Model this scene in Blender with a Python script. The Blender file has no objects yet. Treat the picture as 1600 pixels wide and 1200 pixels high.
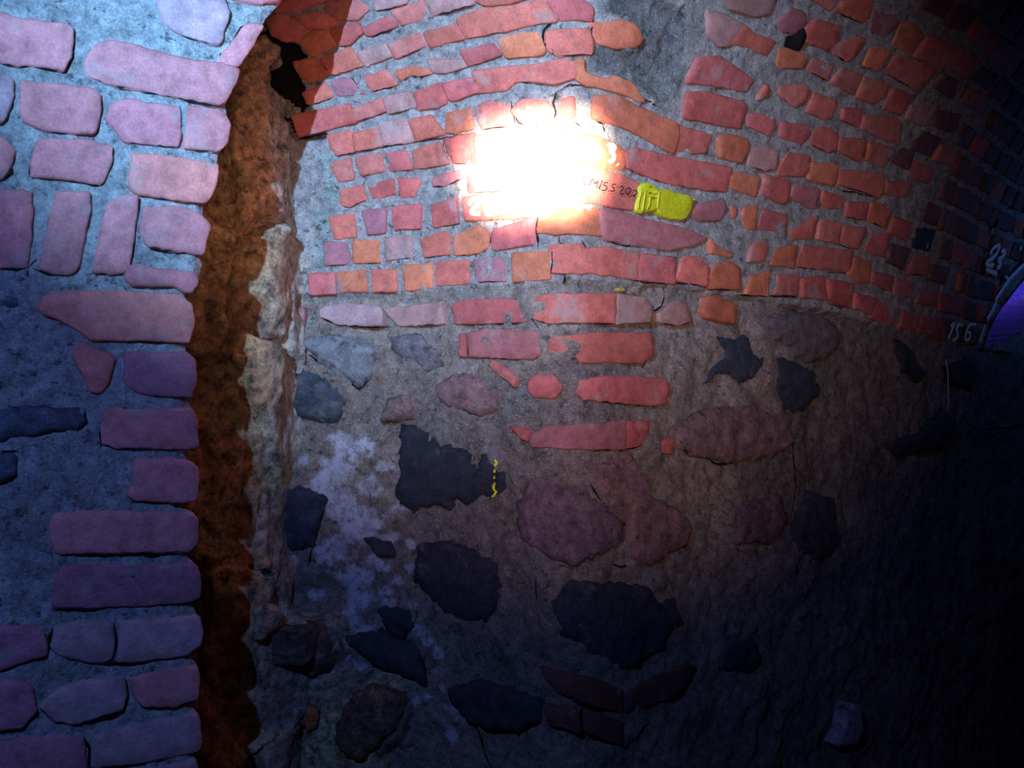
import bpy, bmesh, math, random
import numpy as np
from mathutils import Vector
from mathutils.bvhtree import BVHTree
from mathutils.geometry import delaunay_2d_cdt
random.seed(7); rng = np.random.RandomState(7)
R_ = math.radians
scene = bpy.context.scene
EYE = 1.45                                   # height of the camera above the floor
F = 1500.0                                   # focal length for a frame 1600 wide
PITCH = R_(1.5)

# ------------------------------------------------------------------ camera, world, exposure
cam_d = bpy.data.cameras.new('camera'); cam = bpy.data.objects.new('camera', cam_d)
scene.collection.objects.link(cam)
cam.location = (0, 0, EYE); cam.rotation_euler = (math.pi/2 + PITCH, 0, 0)
cam_d.sensor_width = 36; cam_d.lens = 36*F/1600; cam_d.clip_start = 0.02
scene.camera = cam
w = bpy.data.worlds.new('world'); scene.world = w; w.use_nodes = True
w.node_tree.nodes['Background'].inputs[0].default_value = (0.15, 0.25, 1.0, 1)
w.node_tree.nodes['Background'].inputs[1].default_value = 0.0015
scene.view_settings.view_transform = 'Standard'; scene.view_settings.look = 'None'
scene.view_settings.exposure = 0.0; scene.view_settings.gamma = 1.0
scene.view_settings.use_curve_mapping = False

def ray(x, y):
    dx, dy, dz = (x-800)/F, 1.0, (600-y)/F
    c, s = math.cos(PITCH), math.sin(PITCH)
    return Vector((dx, c*dy - s*dz, s*dy + c*dz)).normalized()

def spot(name, loc, px, energy, color, size, blend, radius=0.02):
    l = bpy.data.lights.new(name, 'SPOT'); l.energy = energy; l.color = color
    l.spot_size = R_(size); l.spot_blend = blend; l.shadow_soft_size = radius
    o = bpy.data.objects.new(name, l); scene.collection.objects.link(o)
    o.location = loc
    tgt = Vector((0, 0, EYE)) + ray(*px)*2.3
    o.rotation_euler = (tgt - Vector(loc)).to_track_quat('-Z', 'Y').to_euler()
    return o
LEFT = (-0.46, 0.0, EYE+0.72)                # cold torch held high to the left of the camera
spot('cold_torch', LEFT, (620, 70), 530, (0.27, 0.58, 1.0), 55, 1.0, 0.010)
spot('cold_torch_spill', LEFT, (130, 560), 72, (0.16, 0.31, 1.0), 112, 1.0, 0.010)
spot('warm_torch', (0.04, 0.0, EYE+0.05), (900, 350), 126, (1.0, 0.70, 0.66), 51, 1.0, 0.03)
spot('warm_torch_spill', (0.04, 0.0, EYE+0.05), (500, 150), 1.8, (1.0, 0.55, 0.28), 70, 1.0, 0.03)
spot('warm_torch_core', (0.06, 0.0, EYE+0.02), (800, 266), 4600, (1.0, 0.86, 0.76), 7.8, 1.0, 0.02)
spot('warm_torch_core', (0.06, 0.0, EYE+0.02), (868, 254), 4600, (1.0, 0.84, 0.72), 7.8, 1.0, 0.02)

# ------------------------------------------------------------------ helpers
col_ = scene.collection
def tag(o, label=None, cat=None, group=None, kind=None):
    if label: o['label'] = label
    if cat: o['category'] = cat
    if group: o['group'] = group
    if kind: o['kind'] = kind
    return o

def hash3(i, j, k, seed):
    n = (i*374761393 + j*668265263 + k*2147483647*3 + seed*1274126177) & 0xffffffff
    n = ((n ^ (n >> 13))*1274126177) & 0xffffffff
    n = ((n ^ (n >> 16))*2246822519) & 0xffffffff
    return ((n ^ (n >> 15)) & 0xffff)/65535.0
def vnoise(P, scale, seed=0):
    P = np.asarray(P, float)*scale
    I = np.floor(P).astype(np.int64); f = P - I; f = f*f*(3-2*f); r = 0
    for a in (0, 1):
        for b in (0, 1):
            for c in (0, 1):
                wgt = (f[..., 0] if a else 1-f[..., 0])*(f[..., 1] if b else 1-f[..., 1])*(f[..., 2] if c else 1-f[..., 2])
                r = r + wgt*hash3(I[..., 0]+a, I[..., 1]+b, I[..., 2]+c, seed)
    return r
def fbm(P, scale, octv=4, seed=0, gain=.5):
    t = 0; a = 1; n = 0
    for o in range(octv):
        t = t + a*vnoise(P, scale*2.03**o, seed+o*17); n += a; a *= gain
    return t/n
def inside(poly, X, Y):
    X = np.asarray(X, float); Y = np.asarray(Y, float); c = np.zeros(X.shape, bool)
    n = len(poly)
    for i in range(n):
        x1, y1 = poly[i]; x2, y2 = poly[(i+1) % n]
        if y1 == y2: continue
        t = ((y1 > Y) != (y2 > Y)) & (X < (x2-x1)*(Y-y1)/(y2-y1) + x1)
        c ^= t
    return c
def segdist(poly, X, Y, closed=True):
    d = np.full(np.shape(X), 1e9); n = len(poly)
    for i in range(n if closed else n-1):
        x1, y1 = poly[i][:2]; x2, y2 = poly[(i+1) % n][:2]
        vx, vy = x2-x1, y2-y1; L = vx*vx+vy*vy+1e-12
        t = np.clip(((X-x1)*vx + (Y-y1)*vy)/L, 0, 1)
        d = np.minimum(d, np.hypot(X-x1-t*vx, Y-y1-t*vy))
    return d
def smooth(x, a, b):
    t = np.clip((x-a)/(b-a), 0, 1); return t*t*(3-2*t)

class MB:
    """collects verts, colours, faces; builds one mesh"""
    def __init__(s): s.v = []; s.c = []; s.f = []; s.m = []; s.sm = []
    def add(s, verts, cols, faces, mat=0, sm=True):
        b = sum(len(x) for x in s.v)
        verts = np.asarray(verts, float).reshape(-1, 3); s.v.append(verts)
        cols = np.asarray(cols, float)
        if cols.ndim == 1: cols = np.tile(cols, (len(verts), 1))
        if cols.shape[1] == 3: cols = np.concatenate([cols, np.zeros((len(cols), 1))], 1)
        s.c.append(cols)
        for f in faces: s.f.append([int(i)+b for i in f]); s.m.append(mat); s.sm.append(sm)
    def build(s, name, mats, parent=None):
        me = bpy.data.meshes.new(name)
        V = np.concatenate(s.v); Cc = np.concatenate(s.c)
        me.from_pydata([tuple(p) for p in V], [], s.f)
        a = me.color_attributes.new('col', 'FLOAT_COLOR', 'POINT')
        buf = np.zeros((len(V), 4)); buf[:, :3] = np.clip(Cc[:, :3], 0.002, .95); buf[:, 3] = Cc[:, 3]
        a.data.foreach_set('color', buf.ravel())
        for m in mats: me.materials.append(m)
        me.polygons.foreach_set('material_index', s.m)
        me.polygons.foreach_set('use_smooth', s.sm)
        me.update()
        o = bpy.data.objects.new(name, me); col_.objects.link(o)
        if parent: o.parent = parent
        return o

# ------------------------------------------------------------------ materials
def mat_surface(name, nscale, nlo, nhi, bump, bscale, rough, spec=.3, speck=0.0, fine=160, hue=None, grain=.14, pits=0.0, crust=False):
    m = bpy.data.materials.new(name); m.use_nodes = True; nt = m.node_tree; N = nt.nodes; L = nt.links
    b = N['Principled BSDF']; b.inputs['Roughness'].default_value = rough
    b.inputs['Specular IOR Level'].default_value = spec
    tc = N.new('ShaderNodeTexCoord'); at = N.new('ShaderNodeAttribute'); at.attribute_name = 'col'
    def noise(scale, detail=6, r=.6):
        n = N.new('ShaderNodeTexNoise'); n.inputs['Scale'].default_value = scale; n.inputs['Detail'].default_value = detail
        n.inputs['Roughness'].default_value = r; L.new(tc.outputs['Object'], n.inputs['Vector']); return n.outputs['Fac']
    def rng_(src, a, c, lo, hi):
        r = N.new('ShaderNodeMapRange'); r.inputs[1].default_value = a; r.inputs[2].default_value = c
        r.inputs[3].default_value = lo; r.inputs[4].default_value = hi; L.new(src, r.inputs[0]); return r.outputs[0]
    def mul(a, c):
        mu = N.new('ShaderNodeMath'); mu.operation = 'MULTIPLY'; L.new(a, mu.inputs[0]); L.new(c, mu.inputs[1]); return mu.outputs[0]
    def mix(f, a, colour):
        mx = N.new('ShaderNodeMix'); mx.data_type = 'RGBA'; L.new(f, mx.inputs[0]); L.new(a, mx.inputs[6]); mx.inputs[7].default_value = (*colour, 1); return mx.outputs[2]
    fac = mul(rng_(noise(nscale, 10, .68), .32, .68, nlo, nhi), rng_(noise(fine, 4), .3, .7, 1-grain, 1+grain))
    vm = N.new('ShaderNodeVectorMath'); vm.operation = 'SCALE'
    L.new(at.outputs['Color'], vm.inputs[0]); L.new(fac, vm.inputs['Scale']); out = vm.outputs[0]
    for h_ in (hue or []):                    # patches of another mineral colour: colour, scale, amount, threshold
        out = mix(rng_(noise(h_[1], 8, .65), h_[3], h_[3]+.10, 0, h_[2]), out, h_[0])
    if pits: out = mix(rng_(noise(pits, 6, .7), .36, .44, .75, 0), out, (.035, .03, .03))  # shade of small crevices in the relief, painted as dark noise
    if speck:                                 # pale sand grains
        vo = N.new('ShaderNodeTexVoronoi'); vo.inputs['Scale'].default_value = 110; L.new(tc.outputs['Object'], vo.inputs['Vector'])
        out = mix(rng_(vo.outputs['Distance'], .12, .26, speck, 0), out, (.60, .58, .55))
    if crust:                                 # white mineral bloom, its outline broken by fine noise
        ad = N.new('ShaderNodeMath'); ad.operation = 'ADD'; L.new(at.outputs['Alpha'], ad.inputs[0])
        L.new(mul(rng_(noise(48, 12, .8), .3, .7, -.9, .9), rng_(noise(9, 6), .3, .7, .5, 1.3)), ad.inputs[1])
        out = mix(rng_(ad.outputs[0], .50, 1.15, 0, .85), out, (.66, .62, .70))
    L.new(out, b.inputs['Base Color'])
    bp = N.new('ShaderNodeBump'); bp.inputs['Strength'].default_value = bump; bp.inputs['Distance'].default_value = .012
    L.new(noise(bscale, 10, .7), bp.inputs['Height']); L.new(bp.outputs[0], b.inputs['Normal'])
    return m
M_brick = mat_surface('fired_clay_brick', 34, .66, 1.30, .45, 90, .70, .35, grain=.18, fine=230, hue=[((.30, .26, .24), 13, .55, .57), ((.12, .05, .05), 17, .5, .60)])
M_mortar = mat_surface('lime_mortar', 42, .50, 1.40, 1.0, 70, .88, .25, speck=.35, fine=230, grain=.30, pits=58, crust=True, hue=[((.20, .20, .20), 11, .5, .55)])
M_rock = mat_surface('iron_stained_rock', 42, .12, 1.95, 1.0, 55, .60, .45, grain=.30, fine=190, pits=33, hue=[((.22, .07, .015), 14, .6, .56), ((.50, .34, .13), 21, .5, .60)])
M_stone = mat_surface('field_stone', 34, .45, 1.55, 1.0, 55, .7, .4, grain=.30, fine=200, pits=40, hue=[((.20, .17, .16), 16, .6, .60)])
M_crevice = mat_surface('dark_crevice_shade', 30, .8, 1.2, .3, 60, .95, .05)  # near-black colour standing for the shade inside open cracks
M_paint = mat_surface('wall_paint', 30, .88, 1.1, .25, 70, .42, .5)
M_gloss = mat_surface('glossy_yellow_paint', 30, .9, 1.08, .5, 38, .22, .6)
MATS = [M_mortar, M_brick, M_crevice, M_stone]

# ------------------------------------------------------------------ surfaces
# tunnel: a plan path with a convex bend, wall below the springing, barrel vault above
ZS = EYE + 0.29; RAD = 1.30
CORNER = np.array([(880-800)/F*2.1, 2.1])
ds = .005; S0, S1 = -2.2, 4.6
sarr = np.arange(S0, S1+ds, ds)
def heading(s):
    a = 124 - (124-53)*smooth(s, -.09, .11)
    a = a - 9*smooth(s, 1.05, 1.6) - 40*smooth(-s, .12, .95)
    return a
ang = np.radians(heading(sarr)); TX, TY = np.sin(ang), np.cos(ang)
PX = np.cumsum(TX)*ds; PY = np.cumsum(TY)*ds
i0 = int(round(-S0/ds)); PX += CORNER[0]-PX[i0]; PY += CORNER[1]-PY[i0]
NX, NY = TY, -TX                              # horizontal normal towards the room
class Back:
    def to3d(self, a, b, h=0.0):
        a = np.asarray(a, float); b = np.asarray(b, float)
        px = np.interp(a, sarr, PX); py = np.interp(a, sarr, PY)
        nx = np.interp(a, sarr, NX); ny = np.interp(a, sarr, NY)
        ln = np.hypot(nx, ny); nx = nx/ln; ny = ny/ln
        ph = np.clip(b/RAD, 0, math.pi); over = np.maximum(b - math.pi*RAD, 0)
        u = RAD*(1-np.cos(ph)); z = np.where(b < 0, ZS+b, ZS+RAD*np.sin(ph)-over)
        u = u + h*np.cos(ph); z = z - h*np.sin(ph)
        return np.stack([px+nx*u, py+ny*u, z], -1)
    def inv(self, p):
        d = np.hypot(PX-p[0], PY-p[1]); i = int(np.argmin(d))
        # refine by projection
        t = (p[0]-PX[i])*TX[i] + (p[1]-PY[i])*TY[i]
        s = sarr[i] + max(-ds, min(ds, t)); u = d[i]
        z = p[2]
        if z <= ZS: return s, z-ZS
        return s, RAD*math.atan2(z-ZS, RAD-u)
    def setup(self):
        sg = np.arange(S0+.02, S1-.02, .03); vg = np.arange(-1.9, RAD*math.pi, .03)
        SS, VV = np.meshgrid(sg, vg); P = self.to3d(SS, VV).reshape(-1, 3)
        n = len(sg); fs = [(r*n+c, r*n+c+1, (r+1)*n+c+1, (r+1)*n+c) for r in range(len(vg)-1) for c in range(n-1)]
        self.bvh = BVHTree.FromPolygons([tuple(p) for p in P], fs)
    def px(self, x, y):
        hit = self.bvh.ray_cast(Vector((0, 0, EYE)), ray(x, y))
        if hit[0] is None: return None
        return self.inv(hit[0])
BACK = Back(); BACK.setup()
class Plane:
    def __init__(s, origin, ang):
        s.o = np.array([origin[0], origin[1]]); s.t = np.array([math.sin(ang), math.cos(ang)])
        s.n = np.array([s.t[1], -s.t[0]])     # towards camera
    def to3d(s, a, b, h=0.0):
        a = np.asarray(a, float); b = np.asarray(b, float); h = np.asarray(h, float)+0*a
        return np.stack([s.o[0]+s.t[0]*a+s.n[0]*h, s.o[1]+s.t[1]*a+s.n[1]*h, b], -1)
    def px(s, x, y):
        d = ray(x, y); k = (s.o @ s.n)/(d.x*s.n[0]+d.y*s.n[1])
        p = np.array([d.x*k, d.y*k]); return float((p-s.o) @ s.t), EYE + d.z*k
DE = 1.72
NEAR = Plane((-.33*DE, DE), R_(60))
class PathSurf:
    """vertical surface over a smoothed plan path; a = distance along it, b = height"""
    def __init__(s, pts, soft=.06):
        P = np.array(pts); d = np.concatenate([[0], np.cumsum(np.linalg.norm(np.diff(P, axis=0), axis=1))])
        s.s = np.arange(0, d[-1], .005); X = np.interp(s.s, d, P[:, 0]); Y = np.interp(s.s, d, P[:, 1])
        k = int(soft/.005)|1; ker = np.ones(k)/k
        pad = lambda q: np.concatenate([2*q[0]-q[k:0:-1], q, 2*q[-1]-q[-2:-k-2:-1]])
        s.X = np.convolve(pad(X), ker, 'same')[k:-k]; s.Y = np.convolve(pad(Y), ker, 'same')[k:-k]
        tx, ty = np.gradient(s.X), np.gradient(s.Y); L = np.hypot(tx, ty); s.nx, s.ny = ty/L, -tx/L
        sg = s.s[::4]; zg = np.array([-.5, 4.0]); A_, B_ = np.meshgrid(sg, zg); Q = s.to3d(A_, B_).reshape(-1, 3); n = len(sg); s.sg = sg
        s.bvh = BVHTree.FromPolygons([tuple(p) for p in Q], [(i, i+1, n+i+1, n+i) for i in range(n-1)])
    def to3d(s, a, b, h=0.0):
        a = np.asarray(a, float); b = np.asarray(b, float); h = np.asarray(h, float)+0*a
        return np.stack([np.interp(a, s.s, s.X)+np.interp(a, s.s, s.nx)*h, np.interp(a, s.s, s.Y)+np.interp(a, s.s, s.ny)*h, b+0*a], -1)
    def px(s, x, y):
        hit = s.bvh.ray_cast(Vector((0, 0, EYE)), ray(x, y))
        if hit[0] is None: return None
        p = hit[0]; i = int(np.argmin(np.hypot(s.X-p.x, s.Y-p.y))); return float(s.s[i]), p.z
def onwall(px, off):
    a, b = BACK.px(px, 700); p = BACK.to3d(a, -.2, off); return (p[0], p[1])
_pa = np.array([-.335*2.10, 2.10]); _pb = np.array([-.253*2.18, 2.18])
_ex = _pa-(_pb-_pa)/np.linalg.norm(_pb-_pa)*.35
ROCK = PathSurf([tuple(_ex), tuple(_pa), tuple(_pb), onwall(462, .0), onwall(500, -.012), onwall(560, -.012), onwall(640, -.012), onwall(720, -.02), onwall(760, -.03)])
RA0 = float(ROCK.s[np.argmin(np.hypot(ROCK.X-_pa[0], ROCK.Y-_pa[1]))])
RA1 = ROCK.px(440, 600)[0]

def cast(surf, pts):
    r = [surf.px(x, y) for x, y in pts]
    return [q for q in r if q is not None]
def crop(ox, oy, pts, k=10/3): return [(ox+x/k, oy+y/k) for x, y in pts]

def roughen(loop, step=.007, amp=.0015, seed=0):
    out = []; n = len(loop)
    # soften corners once (Chaikin with a small cut)
    L2 = []
    for i in range(n):
        p = np.array(loop[i]); a = np.array(loop[i-1]); b = np.array(loop[(i+1) % n])
        la, lb = np.linalg.norm(a-p), np.linalg.norm(b-p)
        ca, cb = min(.0035, la*.25), min(.0035, lb*.25)
        L2.append(p+(a-p)*ca/max(la, 1e-6)); L2.append(p+(b-p)*cb/max(lb, 1e-6))
    n = len(L2)
    for i in range(n):
        p, q = L2[i], L2[(i+1) % n]; L = np.linalg.norm(q-p); k = max(1, int(round(L/step)))
        for j in range(k):
            out.append(p+(q-p)*j/k)
    out = np.array(out)
    P3 = np.stack([out[:, 0], out[:, 1], np.full(len(out), seed*.37)], -1)
    j = np.stack([fbm(P3, 85, 3, 3), fbm(P3, 85, 3, 91)], -1)-.5
    return out + j*amp*4
def block(mb, surf, loop, h, color, mat, seed, depth=.02, dome=0.0, tilt=.0025, step=.007, amp=.0015, bump=.0006, bev=.0020, nrings=3, grow=1.03):
    """one brick or stone: a roughened loop on the surface raised by h, bevelled, with a slightly uneven face"""
    lp = roughen(loop, step, amp, seed); c = lp.mean(0); lp = c+(lp-c)*grow; n = len(lp)
    A = sum(lp[i, 0]*lp[(i+1) % n, 1]-lp[(i+1) % n, 0]*lp[i, 1] for i in range(n))
    if A < 0: lp = lp[::-1].copy()
    T = np.roll(lp, -1, 0)-np.roll(lp, 1, 0); T /= np.linalg.norm(T, axis=1, keepdims=True)+1e-9
    inn = lp+np.stack([-T[:, 1], T[:, 0]], -1)*bev*1.4
    poly = [tuple(p) for p in lp]
    okk = inside(poly, inn[:, 0], inn[:, 1]) & (segdist(poly, inn[:, 0], inn[:, 1]) > bev*.9)
    pts = [tuple(p) for p in lp] + [tuple(p) for p in inn[okk]]
    lo_, hi_ = lp.min(0), lp.max(0); sp = max(.009 if nrings > 4 else .018, (hi_-lo_).max()/45)
    gx, gy = np.meshgrid(np.arange(lo_[0]+sp/2, hi_[0], sp), np.arange(lo_[1]+sp/2, hi_[1], sp)); gx = gx.ravel(); gy = gy.ravel()
    if len(gx):
        gx = gx+(rng.rand(len(gx))-.5)*sp*.4; gy = gy+(rng.rand(len(gy))-.5)*sp*.4
        g = inside(poly, gx, gy); gx, gy = gx[g], gy[g]
        if len(gx):
            g = segdist(poly, gx, gy) > bev*1.4+sp*.35; pts += list(zip(gx[g].tolist(), gy[g].tolist()))
    vo, eo, fo, *_r = delaunay_2d_cdt([Vector((float(p[0]), float(p[1]))) for p in pts], [(i, (i+1) % n) for i in range(n)], [], 1, 1e-6)
    q = np.array([tuple(v)[:2] for v in vo]); dist = segdist(poly, q[:, 0], q[:, 1])
    hw = max((hi_-lo_).min()*.4, 1e-4); rr = (q-c)/max(np.linalg.norm(hi_-lo_)*.5, 1e-6)
    P0 = np.stack([q[:, 0], q[:, 1], np.full(len(q), seed*1.7)], -1)
    tx, ty = random.uniform(-1, 1)*tilt, random.uniform(-1, 1)*tilt
    topm = smooth(dist, 0, bev*1.3)
    hh = h - bev*(1-topm) + dome*np.sqrt(np.clip(dist/hw, 0, 1)) + topm*(rr[:, 0]*tx+rr[:, 1]*ty + (fbm(P0, 28, 3, 5)-.5)*bump*4)
    V = surf.to3d(q[:, 0], q[:, 1], hh)
    Cc = np.array(color)[None, :]*(0.88+.24*fbm(P0, 35, 3, 11))[:, None]
    fs = [tuple(f) for f in fo]
    def area(f): return sum(q[f[k]][0]*q[f[(k+1) % len(f)]][1]-q[f[(k+1) % len(f)]][0]*q[f[k]][1] for k in range(len(f)))
    fs = [f if area(f) > 0 else f[::-1] for f in fs]
    # skirt
    used = set()
    for f in fs:
        for k in range(len(f)): used.add((f[k], f[(k+1) % len(f)]))
    be = [e for e in used if (e[1], e[0]) not in used]
    ids = sorted({i for e in be for i in e}); mp_ = {i: len(q)+k for k, i in enumerate(ids)}
    qb = q[ids]; V2 = surf.to3d(qb[:, 0], qb[:, 1], np.full(len(ids), -depth))
    fs += [(b, a, mp_[a], mp_[b]) for a, b in be]
    mb.add(np.concatenate([V, V2]), np.concatenate([Cc, np.tile(np.array(color), (len(ids), 1))]), fs, mat)
def ribbon(mb, surf, pts, width, h, color, mat, jitter=.25, closed=False, thick=.0012, wob=0.0):
    """a thin raised line on the surface; pts in surface metres"""
    P = np.array(pts, float); Q = [P[0]]
    for i in range(len(P)-1):
        L = np.linalg.norm(P[i+1]-P[i]); k = max(1, int(L/.008))
        for j in range(k): Q.append(P[i]+(P[i+1]-P[i])*(j+1)/k)
    Q = np.array(Q); n = len(Q)
    if n < 2: return
    if wob:
        Q = Q + (np.stack([vnoise(np.stack([Q[:, 0], Q[:, 1], Q[:, 0]*0+k], -1), 90, 5+k) for k in (0, 1)], -1)-.5)*wob*2
    T = np.gradient(Q, axis=0); T /= np.linalg.norm(T, axis=1, keepdims=True)+1e-9
    Nn = np.stack([-T[:, 1], T[:, 0]], -1)
    w = np.asarray(width)*np.ones(n)
    if w.size == n: w = w*(1+jitter*(rng.rand(n)-.5)*2)
    if wob:
        e = np.linspace(0, 1, n); w = w*np.clip(np.minimum(e, 1-e)*6, .15, 1)*(.35+1.3*vnoise(np.stack([Q[:, 0], Q[:, 1], Q[:, 0]*0], -1), 70, 9))
    hw = (w/2)[:, None]
    A, B = Q+Nn*hw, Q-Nn*hw
    A2, B2 = Q+Nn*hw*.75, Q-Nn*hw*.75
    V = np.concatenate([surf.to3d(A[:, 0], A[:, 1], h), surf.to3d(A2[:, 0], A2[:, 1], h+thick),
                        surf.to3d(B2[:, 0], B2[:, 1], h+thick), surf.to3d(B[:, 0], B[:, 1], h)])
    Fc = []
    for i in range(n-1):
        for r in range(3): Fc.append((r*n+i, (r+1)*n+i, (r+1)*n+i+1, r*n+i+1))
    Fc.append((0, n, 2*n, 3*n)); Fc.append((n-1, 4*n-1, 3*n-1, 2*n-1))
    mb.add(V, np.array(color), Fc, mat)
def under_gap(mb, surf, loop, h, p=.45):
    """dark open joint along the lower edge of a brick"""
    if random.random() > p: return
    n = len(loop); c = np.mean(loop, 0); best = []
    for i in range(n):
        a, b = np.array(loop[i]), np.array(loop[(i+1) % n])
        d = b-a; L = np.linalg.norm(d)
        m = (a+b)/2-c
        if L > .015 and abs(d[0]) > abs(d[1])*1.6 and m[1] < 0: best.append((a, b))
    for a, b in best:
        if a[0] > b[0]: a, b = b, a
        t0 = random.uniform(0, .25); t1 = random.uniform(.75, 1.02)
        off = np.array([0, -.0012])
        ribbon(mb, surf, [a+(b-a)*t0+off, a+(b-a)*(t0+t1)/2+off, a+(b-a)*t1+off], random.uniform(.0014, .0034), h, (.016, .013, .014), 2, .3, wob=.0016)  # shade of the open joint, painted as a near-black ribbon

# ------------------------------------------------------------------ what the masonry looks like: traced outlines
# near pier (crops are 480x360 regions read at 10/3)
A = lambda *p: crop(0, 0, p); B = lambda *p: crop(0, 340, p); C_ = lambda *p: crop(0, 700, p); D = lambda *p: crop(0, 940, p)
O = lambda *p: list(p)
NEAR_BRICKS = [
 ('', A((-60,70),(0,75),(110,105),(340,130),(375,160),(370,300),(330,375),(150,350),(0,335),(-60,330))),
 ('', A((440,340),(500,240),(580,220),(700,240),(860,290),(1000,320),(1150,335),(1240,365),(1215,450),(1160,540),(1140,552),(900,510),(700,470),(560,440),(470,410))),
 ('g', A((-60,400),(30,400),(75,430),(60,560),(20,640),(-60,650))),
 ('', A((115,430),(240,440),(460,465),(520,500),(520,600),(490,700),(420,705),(250,690),(130,640),(105,560))),
 ('', A((550,620),(580,550),(660,515),(780,540),(930,560),(940,640),(930,770),(800,765),(650,745),(600,680))),
 ('', A((975,560),(1140,570),(1195,640),(1185,740),(1140,790),(950,780),(970,660))),
 ('', A((190,740),(270,725),(450,735),(580,770),(575,850),(530,970),(350,940),(160,930),(165,830))),
 ('r', A((690,800),(850,815),(1130,860),(1130,920),(1090,1040),(1050,1057),(900,1045),(730,1020),(670,980),(680,870))),
 ('', A((-60,700),(30,725),(75,780),(60,880),(20,940),(-60,945))),
 ('g', A((835,-60),(1140,-60),(1190,70),(1150,230),(1100,235),(940,190),(840,110),(820,40))),
 ('', A((1250,150),(1300,130),(1370,140),(1320,240),(1240,355),(1150,330),(1140,290),(1200,240))),
 ('', A((1190,-70),(1500,-70),(1470,0),(1350,35),(1210,5))),
 ('', O((-20,300),(48,300),(51,330),(46,400),(42,419),(-20,420))),
 ('', O((88,302),(138,303),(140,330),(125,415),(115,429),(90,430),(60,420),(65,400),(78,340))),
 ('', O((165,322),(185,309),(214,307),(215,330),(200,425),(175,428),(145,427),(150,390))),
 ('', B((750,-50),(960,-50),(1060,0),(1090,50),(1050,195),(900,175),(770,155),(725,80))),
 ('', B((660,260),(700,245),(850,270),(1010,290),(1025,330),(990,405),(950,390),(880,355),(780,365),(680,360),(645,320))),
 ('r', B((200,460),(250,405),(400,385),(700,390),(930,405),(985,460),(1000,560),(970,650),(700,640),(470,640),(400,580),(300,530),(230,510))),
 ('r', B((370,720),(420,650),(480,670),(600,730),(590,770),(560,860),(530,912),(470,905),(430,840))),
 ('p', B((650,700),(800,700),(970,705),(1015,740),(1015,860),(990,935),(850,930),(720,915),(650,860))),
 ('', B((530,1010),(570,990),(990,995),(1020,1060),(1020,1200),(960,1210),(600,1195),(520,1170),(530,1090))),
 ('', C_((700,60),(880,50),(990,70),(1025,110),(1025,240),(1000,280),(900,280),(700,270),(660,240),(690,180))),
 ('', C_((290,335),(600,325),(990,330),(1020,380),(1015,500),(980,540),(600,545),(310,548),(270,500),(270,400))),
 ('p', C_((320,610),(700,600),(1010,600),(1035,680),(1025,780),(980,800),(700,820),(480,830),(280,832),(290,700))),
 ('g', D((610,95),(900,80),(1030,75),(1052,160),(1030,230),(960,275),(700,310),(610,310),(618,200))),
 ('g', D((280,140),(400,100),(575,100),(595,200),(580,290),(520,318),(300,280),(265,230))),
 ('p', D((-40,130),(150,120),(230,150),(240,280),(150,300),(-40,370))),
 ('', D((675,400),(850,345),(1020,330),(1035,420),(1020,500),(900,540),(740,540),(690,480))),
 ('g', D((300,450),(450,400),(640,390),(655,480),(630,560),(400,630),(280,610),(200,540))),
 ('g', D((480,700),(700,640),(1020,570),(1040,680),(1030,770),(750,835),(480,860),(470,780))),
 ('g', D((700,880),(1010,810),(1030,880),(1030,990),(700,990))),
 ('p', D((-40,720),(300,690),(430,700),(450,900),(-40,920))),
 ('p', D((-40,400),(100,400),(170,430),(190,560),(120,650),(-40,660))),
]
NEAR_STONES = [
 (1, O((-10,640),(30,633),(75,635),(120,640),(132,655),(128,672),(100,672),(60,680),(20,684),(-10,690))),
 (1, O((-10,705),(20,706),(32,716),(25,738),(10,750),(-10,752))),
 (0, O((2,468),(12,465),(44,466),(46,474),(30,480),(8,481),(-4,478))),
]
NEAR_EDGE = [(309,1200),(303,1177),(312,1165),(311,1120),(300,1103),(310,1090),(311,1060),(309,1039),(298,1027),(313,1006),(316,988),
 (309,962),(303,946),(307,934),(310,904),(304,880),(291,868),(305,850),(306,814),(297,799),(280,790),(306,784),(308,733),(297,721),(286,709),
 (303,700),(307,658),(297,628),(304,598),(304,562),(291,547),(292,535),(300,508),(295,478),(288,462),(300,458),(306,436),(313,430),(318,412),
 (312,400),(327,358),(318,343),(318,322),(327,312),(339,276),(342,240),(355,222),(357,186),(354,162),(364,132),(372,108),(390,81),(405,54),(417,27),(441,0)]

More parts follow.
